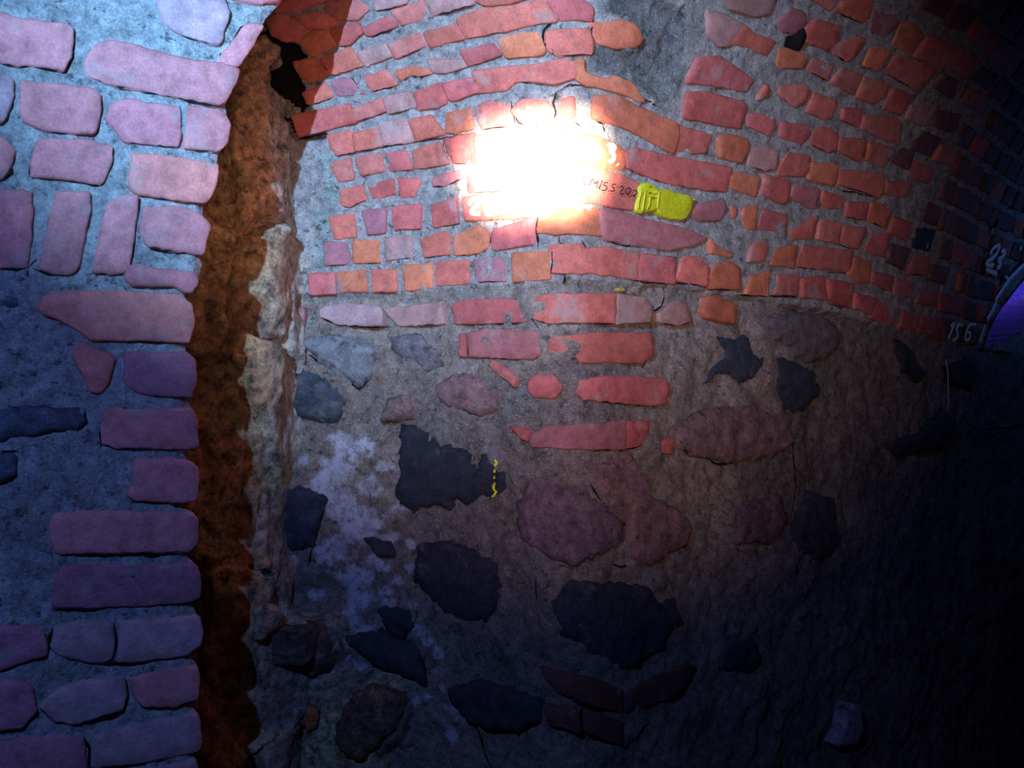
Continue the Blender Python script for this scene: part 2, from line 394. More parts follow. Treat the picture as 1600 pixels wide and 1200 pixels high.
E = lambda *p: crop(400, 0, p); Fc_ = lambda *p: crop(440, 300, p); G = lambda *p: crop(800, 0, p)
H = lambda *p: crop(1120, 0, p); I = lambda *p: crop(1120, 260, p); K = lambda *p: crop(800, 240, p)
VAULT_BRICKS = [
 ('', E((60,100),(130,70),(200,85),(275,150),(240,220),(160,215),(95,185))), ('', E((205,85),(340,58),(440,112),(400,140),(285,152))),
 ('', E((130,-40),(280,-40),(225,62),(100,58))), ('', E((380,10),(520,-10),(600,40),(540,100),(440,102),(370,50))),
 ('', E((290,-40),(420,-60),(480,-20),(370,5),(300,30),(240,50))),
 ('o', E((245,205),(300,160),(380,155),(435,235),(310,290),(260,255))), ('', E((400,150),(530,110),(570,165),(500,228),(445,235))),
 ('o', E((200,325),(320,295),(395,380),(290,428),(240,400))), ('', E((350,300),(500,247),(565,340),(425,383),(400,375))),
 ('', E((250,482),(375,430),(415,505),(280,545))), ('', E((200,600),(490,542),(530,635),(240,708))),
 ('', E((560,150),(700,80),(755,130),(600,190))), ('', E((712,50),(880,2),(935,82),(772,128))), ('g', E((620,-40),(820,-60),(800,12),(640,50))),
 ('g', E((895,0),(1140,-40),(1150,18),(935,78))), ('g', E((540,270),(685,222),(720,290),(585,345))), ('', E((700,222),(860,167),(905,235),(742,300))),
 ('', E((892,162),(1060,122),(1102,200),(922,245))), ('', E((1070,92),(1200,42),(1330,32),(1470,0),(1530,108),(1350,150),(1112,190))),
 ('', E((1160,0),(1300,-60),(1450,-60),(1440,-20),(1330,15),(1200,25))),
 ('', E((1080,262),(1248,226),(1288,288),(1130,340))), ('o', E((1275,205),(1400,172),(1465,175),(1505,270),(1470,288),(1330,300))),
 ('', E((580,400),(698,360),(748,440),(612,475))), ('o', E((752,358),(860,342),(928,380),(860,400),(820,390),(770,425),(737,382))),
 ('g', E((912,305),(1080,303),(1128,340),(1000,380),(930,370))), ('p', E((400,422),(470,402),(540,435),(578,488),(430,500))),
 ('', E((1150,372),(1280,351),(1440,340),(1580,311),(1640,330),(1640,400),(1520,440),(1380,420),(1320,468),(1190,480))),
 ('', E((506,572),(658,512),(688,580),(532,630))), ('g', E((682,510),(820,472),(848,558),(702,590))), ('', E((842,480),(970,432),(1010,538),(950,560),(862,570))),
 ('', E((988,430),(1150,402),(1188,470),(1060,520),(1030,518))), ('', E((382,702),(500,682),(518,790),(432,810),(392,760))),
 ('', E((518,692),(640,667),(668,760),(528,785))), ('g', E((654,640),(800,622),(828,738),(682,755))), ('', E((812,622),(920,602),(1000,688),(990,700),(852,730))),
 ('o', E((1012,590),(1138,562),(1148,668),(1060,690),(1007,690))), ('', E((1162,562),(1230,522),(1328,550),(1358,650),(1192,670))),
 ('', E((1348,580),(1402,517),(1500,522),(1548,560),(1548,638),(1422,655))), ('', E((392,852),(500,827),(522,930),(442,948))),
 ('', E((532,822),(660,802),(688,888),(562,915))), ('', E((684,802),(790,782),(828,878),(712,890))), ('', E((834,782),(970,742),(1018,850),(842,878))),
 ('', E((988,722),(1150,692),(1178,800),(1150,850),(1042,850))), ('', E((447,992),(560,967),(583,1040),(502,1080),(452,1070))),
 ('', E((594,962),(720,932),(738,1018),(622,1035))), ('', E((752,927),(870,932),(840,1020),(772,1030))), ('p', E((942,920),(1060,892),(1088,930),(1000,968),(932,970))),
 ('', Fc_((257,132),(390,117),(398,235),(282,245))), ('p', Fc_((432,97),(555,92),(553,210),(462,220))), ('', Fc_((592,82),(740,67),(733,190),(602,195))),
 ('', Fc_((802,72),(925,32),(938,165),(812,180))), ('p', Fc_((232,267),(340,267),(368,350),(340,380),(232,380))), ('o', Fc_((387,257),(513,257),(518,370),(387,370))),
 ('g', Fc_((552,247),(683,232),(693,340),(562,360))), ('', Fc_((742,252),(870,207),(888,230),(888,330),(762,340))), ('o', Fc_((917,232),(1040,182),(1098,220),(1088,290),(1040,320),(922,330))),
 ('', Fc_((1122,202),(1328,137),(1328,270),(1122,305))), ('', Fc_((152,432),(280,422),(293,530),(157,535))), ('o', Fc_((302,422),(440,412),(453,520),(312,520))),
 ('', Fc_((487,412),(605,407),(613,520),(487,520))), ('o', Fc_((642,387),(793,377),(798,500),(662,515))), ('', Fc_((822,372),(983,357),(988,480),(822,490))),
 ('p', Fc_((1022,357),(1160,347),(1173,465),(1032,470))), ('o', Fc_((1217,327),(1398,317),(1400,455),(1222,470))),
 ('', O((750,212),(868,207),(872,250),(845,256),(752,258))), ('', O((738,266),(850,260),(857,293),(800,298),(740,300))), ('', O((733,309),(800,300),(862,293),(856,337),(800,342),(735,344))),
 ('o', O((880,206),(935,217),(972,238),(972,248),(965,264),(930,262),(884,252))), ('', K((180,66),(400,78),(540,112),(660,172),(610,290),(480,272),(300,250),(180,228))),
 ('', G((183,10),(340,-20),(400,48),(395,108),(320,100),(252,108))), ('', G((183,162),(400,152),(413,220),(400,278),(232,293),(192,250))),
 ('o', G((408,120),(570,102),(640,145),(660,200),(640,235),(520,248),(432,225))),
 ('o', G((347,312),(380,312),(390,380),(480,410),(520,390),(600,430),(660,510),(650,528),(400,450),(342,430))),
 ('', G((243,522),(320,502),(328,600),(310,620),(243,620))), ('o', G((432,502),(560,512),(640,560),(830,640),(838,700),(810,788),(760,770),(640,700),(430,620))),
 ('', G((845,652),(1020,702),(990,790),(940,800),(822,780))), ('', G((593,802),(630,775),(830,820),(1000,850),(1108,872),(1080,988),(1000,988),(780,950),(602,880))),
 ('', G((952,302),(1060,292),(1120,330),(1228,410),(1190,472),(1080,450),(902,425))), ('', G((902,482),(1000,482),(1160,522),(1193,550),(1160,663),(1030,640),(882,610))),
 ('g', G((1002,52),(1090,72),(1180,122),(1110,238),(1060,230),(1002,180))), ('', G((1190,122),(1240,170),(1350,212),(1300,283),(1200,240),(1125,225))),
 ('g', G((1080,-40),(1340,-40),(1320,60),(1250,80),(1120,40))), ('o', G((1050,720),(1090,700),(1200,722),(1208,780),(1170,845),(1060,815))),
 ('p', H((300,110),(370,37),(440,62),(438,120),(390,163),(320,160))), ('', H((442,140),(502,97),(620,132),(580,230),(540,248),(442,210))),
 ('', H((440,-30),(590,-30),(598,25),(565,50),(520,20))), ('o', H((602,32),(640,0),(800,-20),(770,80),(740,113),(600,52))), ('p', H((800,52),(880,72),(930,102),(900,150),(850,183),(782,150))),
 ('', H((592,240),(720,187),(753,205),(700,290),(660,318),(602,280))), ('o', H((782,245),(830,237),(883,265),(840,350),(800,358),(747,335))),
 ('o', H((940,120),(1000,112),(1058,180),(970,263),(902,220))), ('', H((1070,192),(1130,192),(1208,250),(1150,350),(1012,290))), ('', H((922,290),(1000,302),(1118,360),(1030,470),(862,375))),
 ('o', H((302,250),(340,247),(448,285),(420,345),(310,350),(292,330))), ('', H((485,297),(588,340),(560,415),(452,360))), ('', H((632,350),(743,390),(690,488),(572,430))),
 ('', H((747,400),(870,432),(860,488),(800,538),(712,500))), ('', H((902,457),(998,490),(940,593),(847,560))), ('', H((230,437),(253,465),(240,490),(190,523),(187,510))),
 ('', H((312,447),(430,432),(458,465),(430,520),(380,553),(312,490))), ('', H((487,482),(603,520),(580,610),(540,620),(452,580))), ('', H((642,562),(740,562),(738,640),(710,658),(632,620))),
 ('', H((752,602),(880,602),(930,625),(930,745),(870,730),(737,670))), ('', H((142,602),(190,587),(280,620),(283,660),(250,708),(142,650))),
 ('', H((322,632),(460,652),(463,700),(420,748),(312,710))), ('', H((492,672),(550,662),(613,700),(600,780),(560,793),(472,750))),
 ('', H((622,717),(750,722),(738,810),(710,833),(612,780))), ('o', H((772,742),(830,747),(888,770),(870,830),(840,868),(752,830))),
 ('g', H((162,772),(240,757),(298,790),(288,870),(230,888),(152,860))), ('', H((312,870),(360,792),(458,812),(463,870),(430,918),(302,910))),
 ('o', H((472,842),(598,857),(603,900),(580,963),(452,930))), ('', H((632,882),(848,907),(848,1000),(820,1023),(622,960))), ('', H((862,942),(988,952),(978,1010),(900,1023),(858,1010))),
 ('o', H((52,920),(90,897),(198,920),(198,970),(180,1023),(62,980))), ('', H((232,912),(353,940),(348,1040),(310,1058),(212,1010))),
 ('p', H((392,962),(513,982),(498,1080),(460,1083),(367,1020))), ('', H((532,992),(633,1020),(628,1080),(550,1083),(522,1040))), ('', H((662,1052),(770,1052),(755,1145),(652,1128))),
 ('o', H((790,1058),(840,1065),(888,1100),(860,1188),(770,1150))),
 ('d', H((1060,682),(1148,720),(1090,808),(992,770))), ('', H((1152,752),(1248,790),(1200,858),(1112,830))), ('d', H((1130,572),(1248,592),(1210,688),(1112,650))),
 ('g', H((1000,542),(1128,562),(1070,648),(962,620))), ('d', H((1112,450),(1150,382),(1238,412),(1200,508))), ('d', H((1312,410),(1370,352),(1448,390),(1400,468))),
 ('', H((1252,520),(1300,462),(1398,500),(1350,588))), ('', H((1222,262),(1290,242),(1348,312),(1280,398),(1192,340))),
 ('d', H((945,770),(1010,790),(980,880),(890,840))), ('', H((1000,830),(1110,880),(1080,950),(985,920))),
 ('p', K((922,310),(960,260),(1080,240),(1098,290),(1060,345),(960,348))), ('o', K((1117,282),(1148,275),(1158,310),(1132,343))),
 ('o', K((1190,292),(1258,268),(1248,390),(1200,393),(1177,350))), ('', K((1290,292),(1413,317),(1400,413),(1272,385))), ('', K((1432,410),(1568,322),(1540,440),(1452,443))),
 ('', I((522,292),(545,278),(633,300),(610,398),(507,380))), ('', I((647,312),(753,322),(738,380),(710,428),(632,390))), ('', I((792,352),(878,352),(850,468),(752,440))),
 ('', I((902,262),(998,292),(970,388),(880,345))), ('k', I((1022,322),(1118,332),(1088,438),(1002,420))), ('d', I((892,402),(988,432),(950,538),(862,490))),
 ('', I((1012,462),(1098,482),(1070,568),(972,560))), ('', I((152,440),(180,397),(238,402),(223,490),(142,498))), ('o', I((292,430),(398,412),(380,528),(262,510))),
 ('', I((442,412),(678,442),(668,548),(500,533),(402,520))), ('o', I((692,472),(778,502),(770,608),(710,600),(662,560))), ('', I((792,552),(898,572),(878,648),(785,610))),
 ('', I((922,592),(1008,602),(990,688),(902,670))), ('', I((1042,642),(1128,662),(1108,728),(1022,710))), ('d', I((1102,512),(1188,532),(1160,608),(1082,590))),
 ('o', K((1012,640),(1030,590),(1100,562),(1158,600),(1163,708),(1010,700))), ('', K((862,580),(890,542),(950,542),(998,600),(993,693),(832,660))),
 ('', K((217,482),(370,482),(380,502),(460,488),(635,522),(630,655),(450,630),(217,625))), ('', K((645,522),(820,547),(823,600),(818,680),(640,657))),
 ('p', K((462,302),(530,300),(700,350),(870,390),(980,440),(900,480),(780,500),(620,478),(480,450),(462,370))),
 ('o', K((165,302),(300,290),(430,292),(458,350),(448,428),(240,420),(150,415))), ('o', K((1012,442),(1060,490),(1130,522),(1118,540),(1012,520))),
 ('o', I((147,580),(258,547),(248,678),(132,668))), ('', I((302,562),(408,572),(403,678),(282,668))), ('', I((422,592),(528,572),(548,690),(422,683))),
 ('', I((562,592),(688,612),(678,738),(562,700))), ('', I((697,662),(808,692),(780,768),(692,740))), ('', I((812,702),(928,742),(890,828),(782,788))),
 ('', I((952,752),(1038,782),(1020,858),(932,840))), ('', I((1052,782),(1158,802),(1140,888),(1032,868))),
]
WALL_BRICKS = [
 ('w', Fc_((205,610),(340,582),(530,600),(530,700),(310,695),(210,650))), ('p', Fc_((42,602),(130,602),(125,710),(60,703))), ('g', Fc_((540,612),(850,572),(860,690),(620,700))),
 ('', Fc_((905,592),(960,567),(1160,557),(1270,572),(1288,680),(1100,688),(925,693))), ('p', Fc_((985,735),(1100,717),(1338,732),(1353,850),(1320,873),(992,860))),
 ('', Fc_((940,742),(975,738),(972,860),(935,850))),
 ('', K((105,802),(150,742),(525,732),(520,885),(200,888),(122,860))), ('g', K((530,732),(680,752),(708,820),(700,883),(527,886))),
 ('', K((210,962),(430,932),(700,937),(713,1050),(650,1093),(350,1088),(340,1060),(300,1065),(250,1098),(200,1060))),
 ('g', K((752,830),(830,772),(888,782),(913,880),(840,898),(762,880))), ('o', K((1002,742),(1040,742),(1148,790),(1138,888),(1000,860),(972,820))),
 ('', crop(800,560,((350,112),(470,92),(780,102),(790,170),(770,240),(700,248),(370,215),(332,190)))), ('', crop(800,560,((102,110),(150,82),(230,92),(268,150),(230,208),(130,203),(92,160)))),
 ('p', crop(800,560,((112,400),(200,352),(500,327),(565,325),(568,470),(560,473),(120,458)))), ('', crop(800,560,((582,325),(698,322),(703,440),(585,468)))),
 ('', crop(800,560,((732,460),(800,412),(828,422),(818,498),(742,490)))), ('', Fc_((1112,872),(1150,892),(1238,960),(1228,1018),(1130,940),(1102,910))),
 ('', crop(800,560,((0,350),(90,370),(100,430),(60,420)))),
 ('d', crop(800,840,((160,662),(400,722),(560,792),(555,905),(380,858),(240,790),(180,720)))), ('d', crop(800,840,((575,790),(900,652),(928,670),(830,818),(575,905)))),
 ('d', crop(800,840,((170,862),(335,882),(350,1005),(200,958)))), ('d', crop(800,840,((368,890),(555,950),(560,1078),(365,1000)))),
]
N_ = lambda *p: crop(400, 500, p); P_ = lambda *p: crop(400, 840, p); Q_ = lambda *p: crop(800, 840, p); L_ = lambda *p: crop(800, 560, p)
# (label of its look or None, colour, bulge, outline)
STONES = [
 ('wedge shaped grey field stone with an open joint under it', (.20,.19,.19), .022, N_((210,110),(300,70),(560,100),(640,180),(610,290),(540,355),(430,280),(340,220))),
 ('blue black field stone', (.06,.07,.085), .02, N_((150,360),(180,290),(260,260),(380,310),(460,400),(430,530),(280,520),(170,450))),
 (None, (.15,.12,.13), .010, N_((710,90),(850,60),(930,150),(980,240),(900,270),(800,220),(720,160))),
 ('reddish field stone', (.22,.12,.11), .012, N_((940,340),(1050,280),(1160,290),(1280,380),(1280,460),(1180,510),(1080,470),(960,430))),
 (None, (.20,.12,.10), .008, N_((700,400),(800,400),(830,520),(640,520))),
 ('jagged black stain-like field stone', (.022,.025,.04), .008, N_((770,560),(800,545),(890,590),(890,640),(930,625),(950,690),(1000,640),(1030,690),(1080,670),(1130,720),(1110,760),(1150,770),(1190,690),(1210,760),(1280,800),(1292,880),(1230,930),(1160,920),(1100,962),(1040,915),(1020,960),(1000,1000),(960,960),(900,980),(850,960),(830,1000),(730,930),(760,800))),
 ('dark blue field stone', (.05,.055,.08), .02, N_((140,900),(240,860),(370,930),(330,1050),(300,1180),(160,1200),(110,1050))),
 ('large black field stone', (.035,.035,.05), .014, P_((850,50),(1000,20),(1160,80),(1270,150),(1270,330),(1200,420),(1080,430),(950,340),(840,220))),
 ('layered black field stone', (.045,.045,.055), .03, P_((450,520),(640,480),(820,560),(870,650),(890,760),(700,690),(600,650))),
 (None, (.04,.04,.05), .014, P_((1000,780),(1150,740),(1500,840),(1480,950),(1380,1010),(1150,980),(1030,860))),
 ('large black half-round field stone', (.035,.038,.055), .018, Q_((210,330),(290,230),(560,240),(700,260),(740,340),(830,320),(850,420),(790,540),(660,650),(560,680),(400,600),(260,500))),
 ('purple brown field stone', (.17,.10,.12), .016, L_((40,760),(120,610),(330,650),(480,780),(570,870),(560,960),(350,1060),(200,1050),(50,920))),
 ('broad reddish field stone', (.22,.11,.11), .02, L_((390,580),(600,490),(690,600),(700,700),(900,820),(900,960),(700,1080),(590,1020),(580,850),(440,700))),
 ('reddish brown field stone with a ragged lower edge', (.21,.12,.12), .018, L_((830,370),(1000,270),(1250,240),(1400,330),(1460,440),(1330,520),(1100,540),(900,490),(850,440))),
 ('black forked field stone', (.03,.035,.05), .008, K((1050,960),(1130,970),(1220,955),(1240,1040),(1300,1060),(1290,1120),(1240,1170),(1180,1195),(1130,1150),(1080,1130),(1010,1190),(1060,1100),(1110,1060),(1100,1020))),
 ('black field stone', (.03,.035,.05), .010, L_((1340,60),(1400,-20),(1440,10),(1560,80),(1590,180),(1500,270),(1390,260),(1360,160))),
 ('smooth brown-grey boulder', (.13,.10,.10), .03, O((1195,500),(1230,485),(1275,492),(1300,510),(1306,540),(1290,560),(1255,566),(1235,545),(1205,530))),
 (None, (.035,.035,.045), .010, I((910,900),(1010,960),(1060,1080),(1040,1130),(950,1070))),
 (None, (.035,.035,.045), .010, I((1190,1050),(1290,990),(1350,1090),(1300,1160),(1220,1140))),
 (None, (.17,.09,.10), .014, L_((1150,790),(1380,700),(1430,850),(1330,960),(1150,960))),
 (None, (.04,.04,.06), .012, P_((640,370),(720,365),(800,400),(825,470),(760,540),(680,470))),
 (None, (.05,.05,.07), .012, P_((560,0),(690,20),(720,110),(640,90))),
 (None, (.05,.05,.06), .012, O((1265,770),(1300,780),(1305,850),(1280,875),(1245,860),(1235,830))),
 (None, (.05,.05,.055), .010, O((1130,1010),(1175,998),(1185,1030),(1170,1050),(1130,1045))),
 (None, (.05,.05,.06), .012, O((1385,690),(1430,680),(1470,640),(1490,660),(1470,700),(1400,715))),
]
CRUST = [(545,700,30),(520,730,30),(575,760,25),(520,790,35),(560,820,36),(525,860,36),(555,900,30),(590,880,20),(640,850,7),(636,890,9),(615,910,10),(595,925,7),
 (560,935,26),(545,965,22),(570,985,20),(600,925,9),(604,945,8),(640,945,5),(655,985,12),(665,1005,10),(610,1000,6),(640,1015,8),(685,1020,13),(683,1050,13),(665,1090,10),(648,1100,8),
 (690,1075,9),(715,1110,20),(700,1150,12),(535,1025,9),(560,1040,13),(582,1058,8),(600,730,20),(625,790,14),(625,760,8),(500,760,22),(610,840,12),(660,670,0),(470,720,15),(490,930,12),(460,860,12),(440,960,10)]
ROCK_OUT = [(200,1230),(200,300),(330,250),(345,200),(350,120),(375,70),(414,46),(425,60),(440,72),(447,95),(444,108),(433,120),(437,133),(446,146),(460,168),(450,184),(458,200),
 (466,212),(480,216),(505,208),(512,216),(520,250),(528,300),(520,330),(515,360),(518,400),(490,420),(480,455),(455,480),(470,500),(474,560),(478,640),(475,700),(470,760),(470,800),(470,850),(462,930),(462,962),(520,965),(535,1010),(520,1045),(580,1060),(640,1066),(640,1100),(630,1150),(600,1180),(640,1230)]
GAP = [(400,30),(418,42),(440,66),(462,66),(480,90),(466,100),(472,130),(486,160),(466,184),(472,206),(512,204),(514,214),(470,220),(450,205),(430,190),(400,150),(400,100)]
LEDGE = [(440,463),(480,460),(600,457),(700,453),(860,442),(880,440),(960,444),(1050,450),(1150,464),(1290,487),(1350,503),(1400,517),(1470,532),(1530,546)]
GREY_PATCH = G((500,-20),(760,-20),(900,60),(880,260),(870,430),(760,560),(640,440),(600,430),(400,380),(390,310),(420,230),(640,250),(680,190),(560,90),(420,60))
OPENING = [(1529,545),(1536,520),(1546,500),(1560,478),(1590,440),(1625,405),(1665,385),(1710,380),(1755,400),(1790,440),(1810,548)]

PAL = {'': [(.47,.115,.075),(.50,.12,.085),(.43,.09,.07),(.46,.13,.10),(.45,.10,.09)], 'o': [(.50,.14,.065),(.47,.12,.06)], 'r': [(.52,.15,.10)],
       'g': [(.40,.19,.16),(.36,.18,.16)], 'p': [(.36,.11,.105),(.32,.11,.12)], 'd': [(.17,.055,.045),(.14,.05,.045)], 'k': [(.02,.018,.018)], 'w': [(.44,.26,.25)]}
NPAL = {'': [(.47,.165,.165),(.44,.15,.16),(.49,.18,.18)], 'r': [(.52,.17,.14)], 'g': [(.36,.22,.235)], 'p': [(.36,.14,.18),(.33,.13,.17)]}
def vary(c, k=.12): 
    s = 1+random.uniform(-k, k); return tuple(x*s for x in c)

def proj(P):
    P = np.asarray(P) - np.array([0, 0, EYE]); c, s = math.cos(PITCH), math.sin(PITCH)
    y = c*P[..., 1] + s*P[..., 2]; z = -s*P[..., 1] + c*P[..., 2]
    return 800+F*P[..., 0]/y, 600-F*z/y, y

# ------------------------------------------------------------------ tunnel: wall, vault
ledge_sv = cast(BACK, LEDGE); gap_sv = cast(BACK, GAP); patch_sv = cast(BACK, GREY_PATCH)
open_sv = cast(BACK, OPENING)
ls = np.array([p[0] for p in ledge_sv]); lv = np.array([p[1] for p in ledge_sv]); o_ = np.argsort(ls); ls, lv = ls[o_], lv[o_]
sg = np.concatenate([np.arange(S0+.02, -1.15, .05), np.arange(-1.15, 1.6, .008), np.arange(1.6, 2.9, .012), np.arange(2.9, S1-.02, .05)])
vg = np.concatenate([np.arange(-ZS, -1.35, .05), np.arange(-1.35, 1.25, .008), np.arange(1.25, 1.9, .03), np.arange(1.9, RAD*math.pi+ZS+.04, .08)])
SS, VV = np.meshgrid(sg, vg)
VB = np.interp(SS, ls, lv)
P0 = BACK.to3d(SS, VV)
up = smooth(VV-VB, -.006, .006)
lump = fbm(P0, 22, 4, 1)-.5; big = fbm(P0, 3.2, 3, 2)-.5; finen = fbm(P0, 70, 2, 4)-.5
ridg = 1-np.abs(2*fbm(P0, 6, 4, 9)-1)
h = np.where(up > .5, .008+lump*.022+finen*.005, -.004+lump*.030+big*.05*(1-up)+finen*.008 + (ridg-.8)*.02)
ing = inside(gap_sv, SS, VV); dg = segdist(gap_sv, SS, VV)
h = np.where(ing, -.22*smooth(dg, 0, .008)+h*.3, h)
inp = inside(patch_sv, SS, VV); h = np.where(inp, h-.012*smooth(segdist(patch_sv, SS, VV), 0, .02)+lump*.02, h)
# colours: lime mortar in the vault, earthier render on the wall
nz = fbm(P0, 9, 5, 21)[..., None]; nz2 = fbm(P0, 2.2, 4, 23)[..., None]
cm = np.array([.33,.285,.255])*(.8+.4*nz); ce = np.array([.27,.205,.165])*(.62+.8*nz)
ce = ce*(1-.45*smooth(nz2[..., 0], .48, .62)[..., None]*.8) + np.array([.05,.05,.07])*(.35*smooth(nz2[..., 0], .48, .62)[..., None])
colr = ce*(1-up[..., None]) + cm*up[..., None]
colr = np.where(inp[..., None], np.array([.18,.165,.155])*(.5+1.0*nz), colr)
# white mineral crust on the wall
cr = np.zeros(SS.shape); 
ccx = []
for x, y, r in CRUST:
    q = BACK.px(x, y)
    if r and q: ccx.append((q[0], q[1], max(r, 11)/F*2.45))
wob = (fbm(P0, 26, 4, 31)-.5)
for s_, v_, r in ccx:
    d = np.hypot((SS-s_)*.75, VV-v_); cr = np.maximum(cr, 1-smooth(d/r+wob*1.4, .35, 1.25))
for x, y, r in [(516, 250, 16), (520, 300, 14), (512, 345, 14), (506, 400, 16), (470, 500, 12), (462, 545, 10), (640, 880, 10)]:     # thin green algae bloom
    q = BACK.px(x, y); gq = np.clip(1-np.hypot(SS-q[0], (VV-q[1])*.6)/(r/F*3.2)+wob*1.2, 0, 1)[..., None]*.6
    colr = colr*(1-gq)+np.array([.16, .30, .24])*gq
colr = np.where(ing[..., None], np.array([.012, .010, .010]), colr)  # void of the gap painted near-black, its shade put into the colour
colr = np.concatenate([colr, cr[..., None]], -1)
P = BACK.to3d(SS, VV, h)
nr_, nc_ = SS.shape
cs = (SS[:-1, :-1]+SS[1:, 1:])/2; cv = (VV[:-1, :-1]+VV[1:, 1:])/2
ino = inside(open_sv, cs, cv)
top = cv > np.interp(cs, ls, lv)
far = cv > RAD*math.pi                         # the tunnel's other wall, behind the camera
def sub_grid(mask, name):
    rr, cc = np.nonzero(mask); q = np.stack([rr*nc_+cc, rr*nc_+cc+1, (rr+1)*nc_+cc+1, (rr+1)*nc_+cc], -1)
    used, inv = np.unique(q, return_inverse=True); q = inv.reshape(q.shape)
    mb = MB(); mb.add(P.reshape(-1, 3)[used], colr.reshape(-1, 4)[used], q.tolist(), 0)
    gp = inside(gap_sv, cs, cv)[rr, cc]; mb.m = [2 if g else 0 for g in gp]; return mb
vault = sub_grid(top & ~ino & ~far, 'ceiling'); wall = sub_grid(~top & ~ino, 'wall_back'); opp = sub_grid(far, 'wall_right')

# bricks of the vault and of the wall
traced = []
for i, (k, pts) in enumerate(VAULT_BRICKS):
    lp = cast(BACK, pts)
    if len(lp) < 4: continue
    traced.append(pts)
    hh = random.uniform(.0125, .0185)
    block(vault, BACK, lp, hh, vary(random.choice(PAL[k])), 1, i, grow=1.09)
    under_gap(vault, BACK, lp, .013, .4)
for i, (k, pts) in enumerate(WALL_BRICKS):
    lp = cast(BACK, pts); block(wall, BACK, lp, random.uniform(.012, .018), vary(tuple(x*.82 for x in random.choice(PAL[k]))), 1, 500+i, amp=.002)
    under_gap(wall, BACK, lp, .010, .6)
# regular courses where the photograph is dark or does not look
AUTO = [(1330,-10),(1610,-10),(1610,385),(1575,425),(1520,525),(1480,530),(1400,505),(1370,470),(1420,400),(1410,330),(1400,150),(1330,50)]
pitch = .0835
for r in range(0, 34):
    v0 = .008 + r*pitch; s = -1.9+.07*(r % 2)
    while s < 4.3:
        L = .115 if random.random() < .85 else .24
        s0, s1 = s, s+L-.022; s += L
        v_a, v_b = v0+float(np.interp((s0+s1)/2, ls, lv)), v0+float(np.interp((s0+s1)/2, ls, lv))+pitch-.024
        quad = [(s0, v_a), (s1, v_a), (s1, v_b), (s0, v_b)]
        q3 = BACK.to3d(np.array([a for a, b in quad]), np.array([b for a, b in quad]))
        X, Y, Dp = proj(q3); cx, cy = X.mean(), Y.mean()
        front = Dp.min() > .2
        offs = (not front) or X.max() < -5 or X.min() > 1603 or Y.max() < -8 or Y.min() > 1205
        if not offs:
            if not inside(AUTO, np.array([cx]), np.array([cy]))[0]: continue
            tx = np.concatenate([X, [cx], (X+np.roll(X, 1))/2]); ty = np.concatenate([Y, [cy], (Y+np.roll(Y, 1))/2])
            if any(inside(t, cx+(tx-cx)*1.12, cy+(ty-cy)*1.12).any() for t in traced): continue
        elif front:
            if any(inside(t, X, Y).any() for t in traced): continue
        if inside(open_sv, np.array([s0, s1, s0, s1, (s0+s1)/2]), np.array([v_a, v_a, v_b, v_b, (v_a+v_b)/2])).any(): continue
        if inside(gap_sv, np.array([s0, s1, (s0+s1)/2]), np.array([v_a, v_b, v_b])).any(): continue
        visible = front and -400 < cx < 2000 and -400 < cy < 1400
        jj = lambda: random.uniform(-.004, .004)
        quad = [(a+jj(), b+jj()) for a, b in quad]
        dark = random.random() < (.8 if -30 < cx < 1640 else .35)  # more dark bricks in view: the fading light is put into their colour
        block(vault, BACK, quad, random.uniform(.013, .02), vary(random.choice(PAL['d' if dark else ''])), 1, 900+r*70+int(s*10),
              step=.02 if visible else .2, nrings=2 if visible else 1)

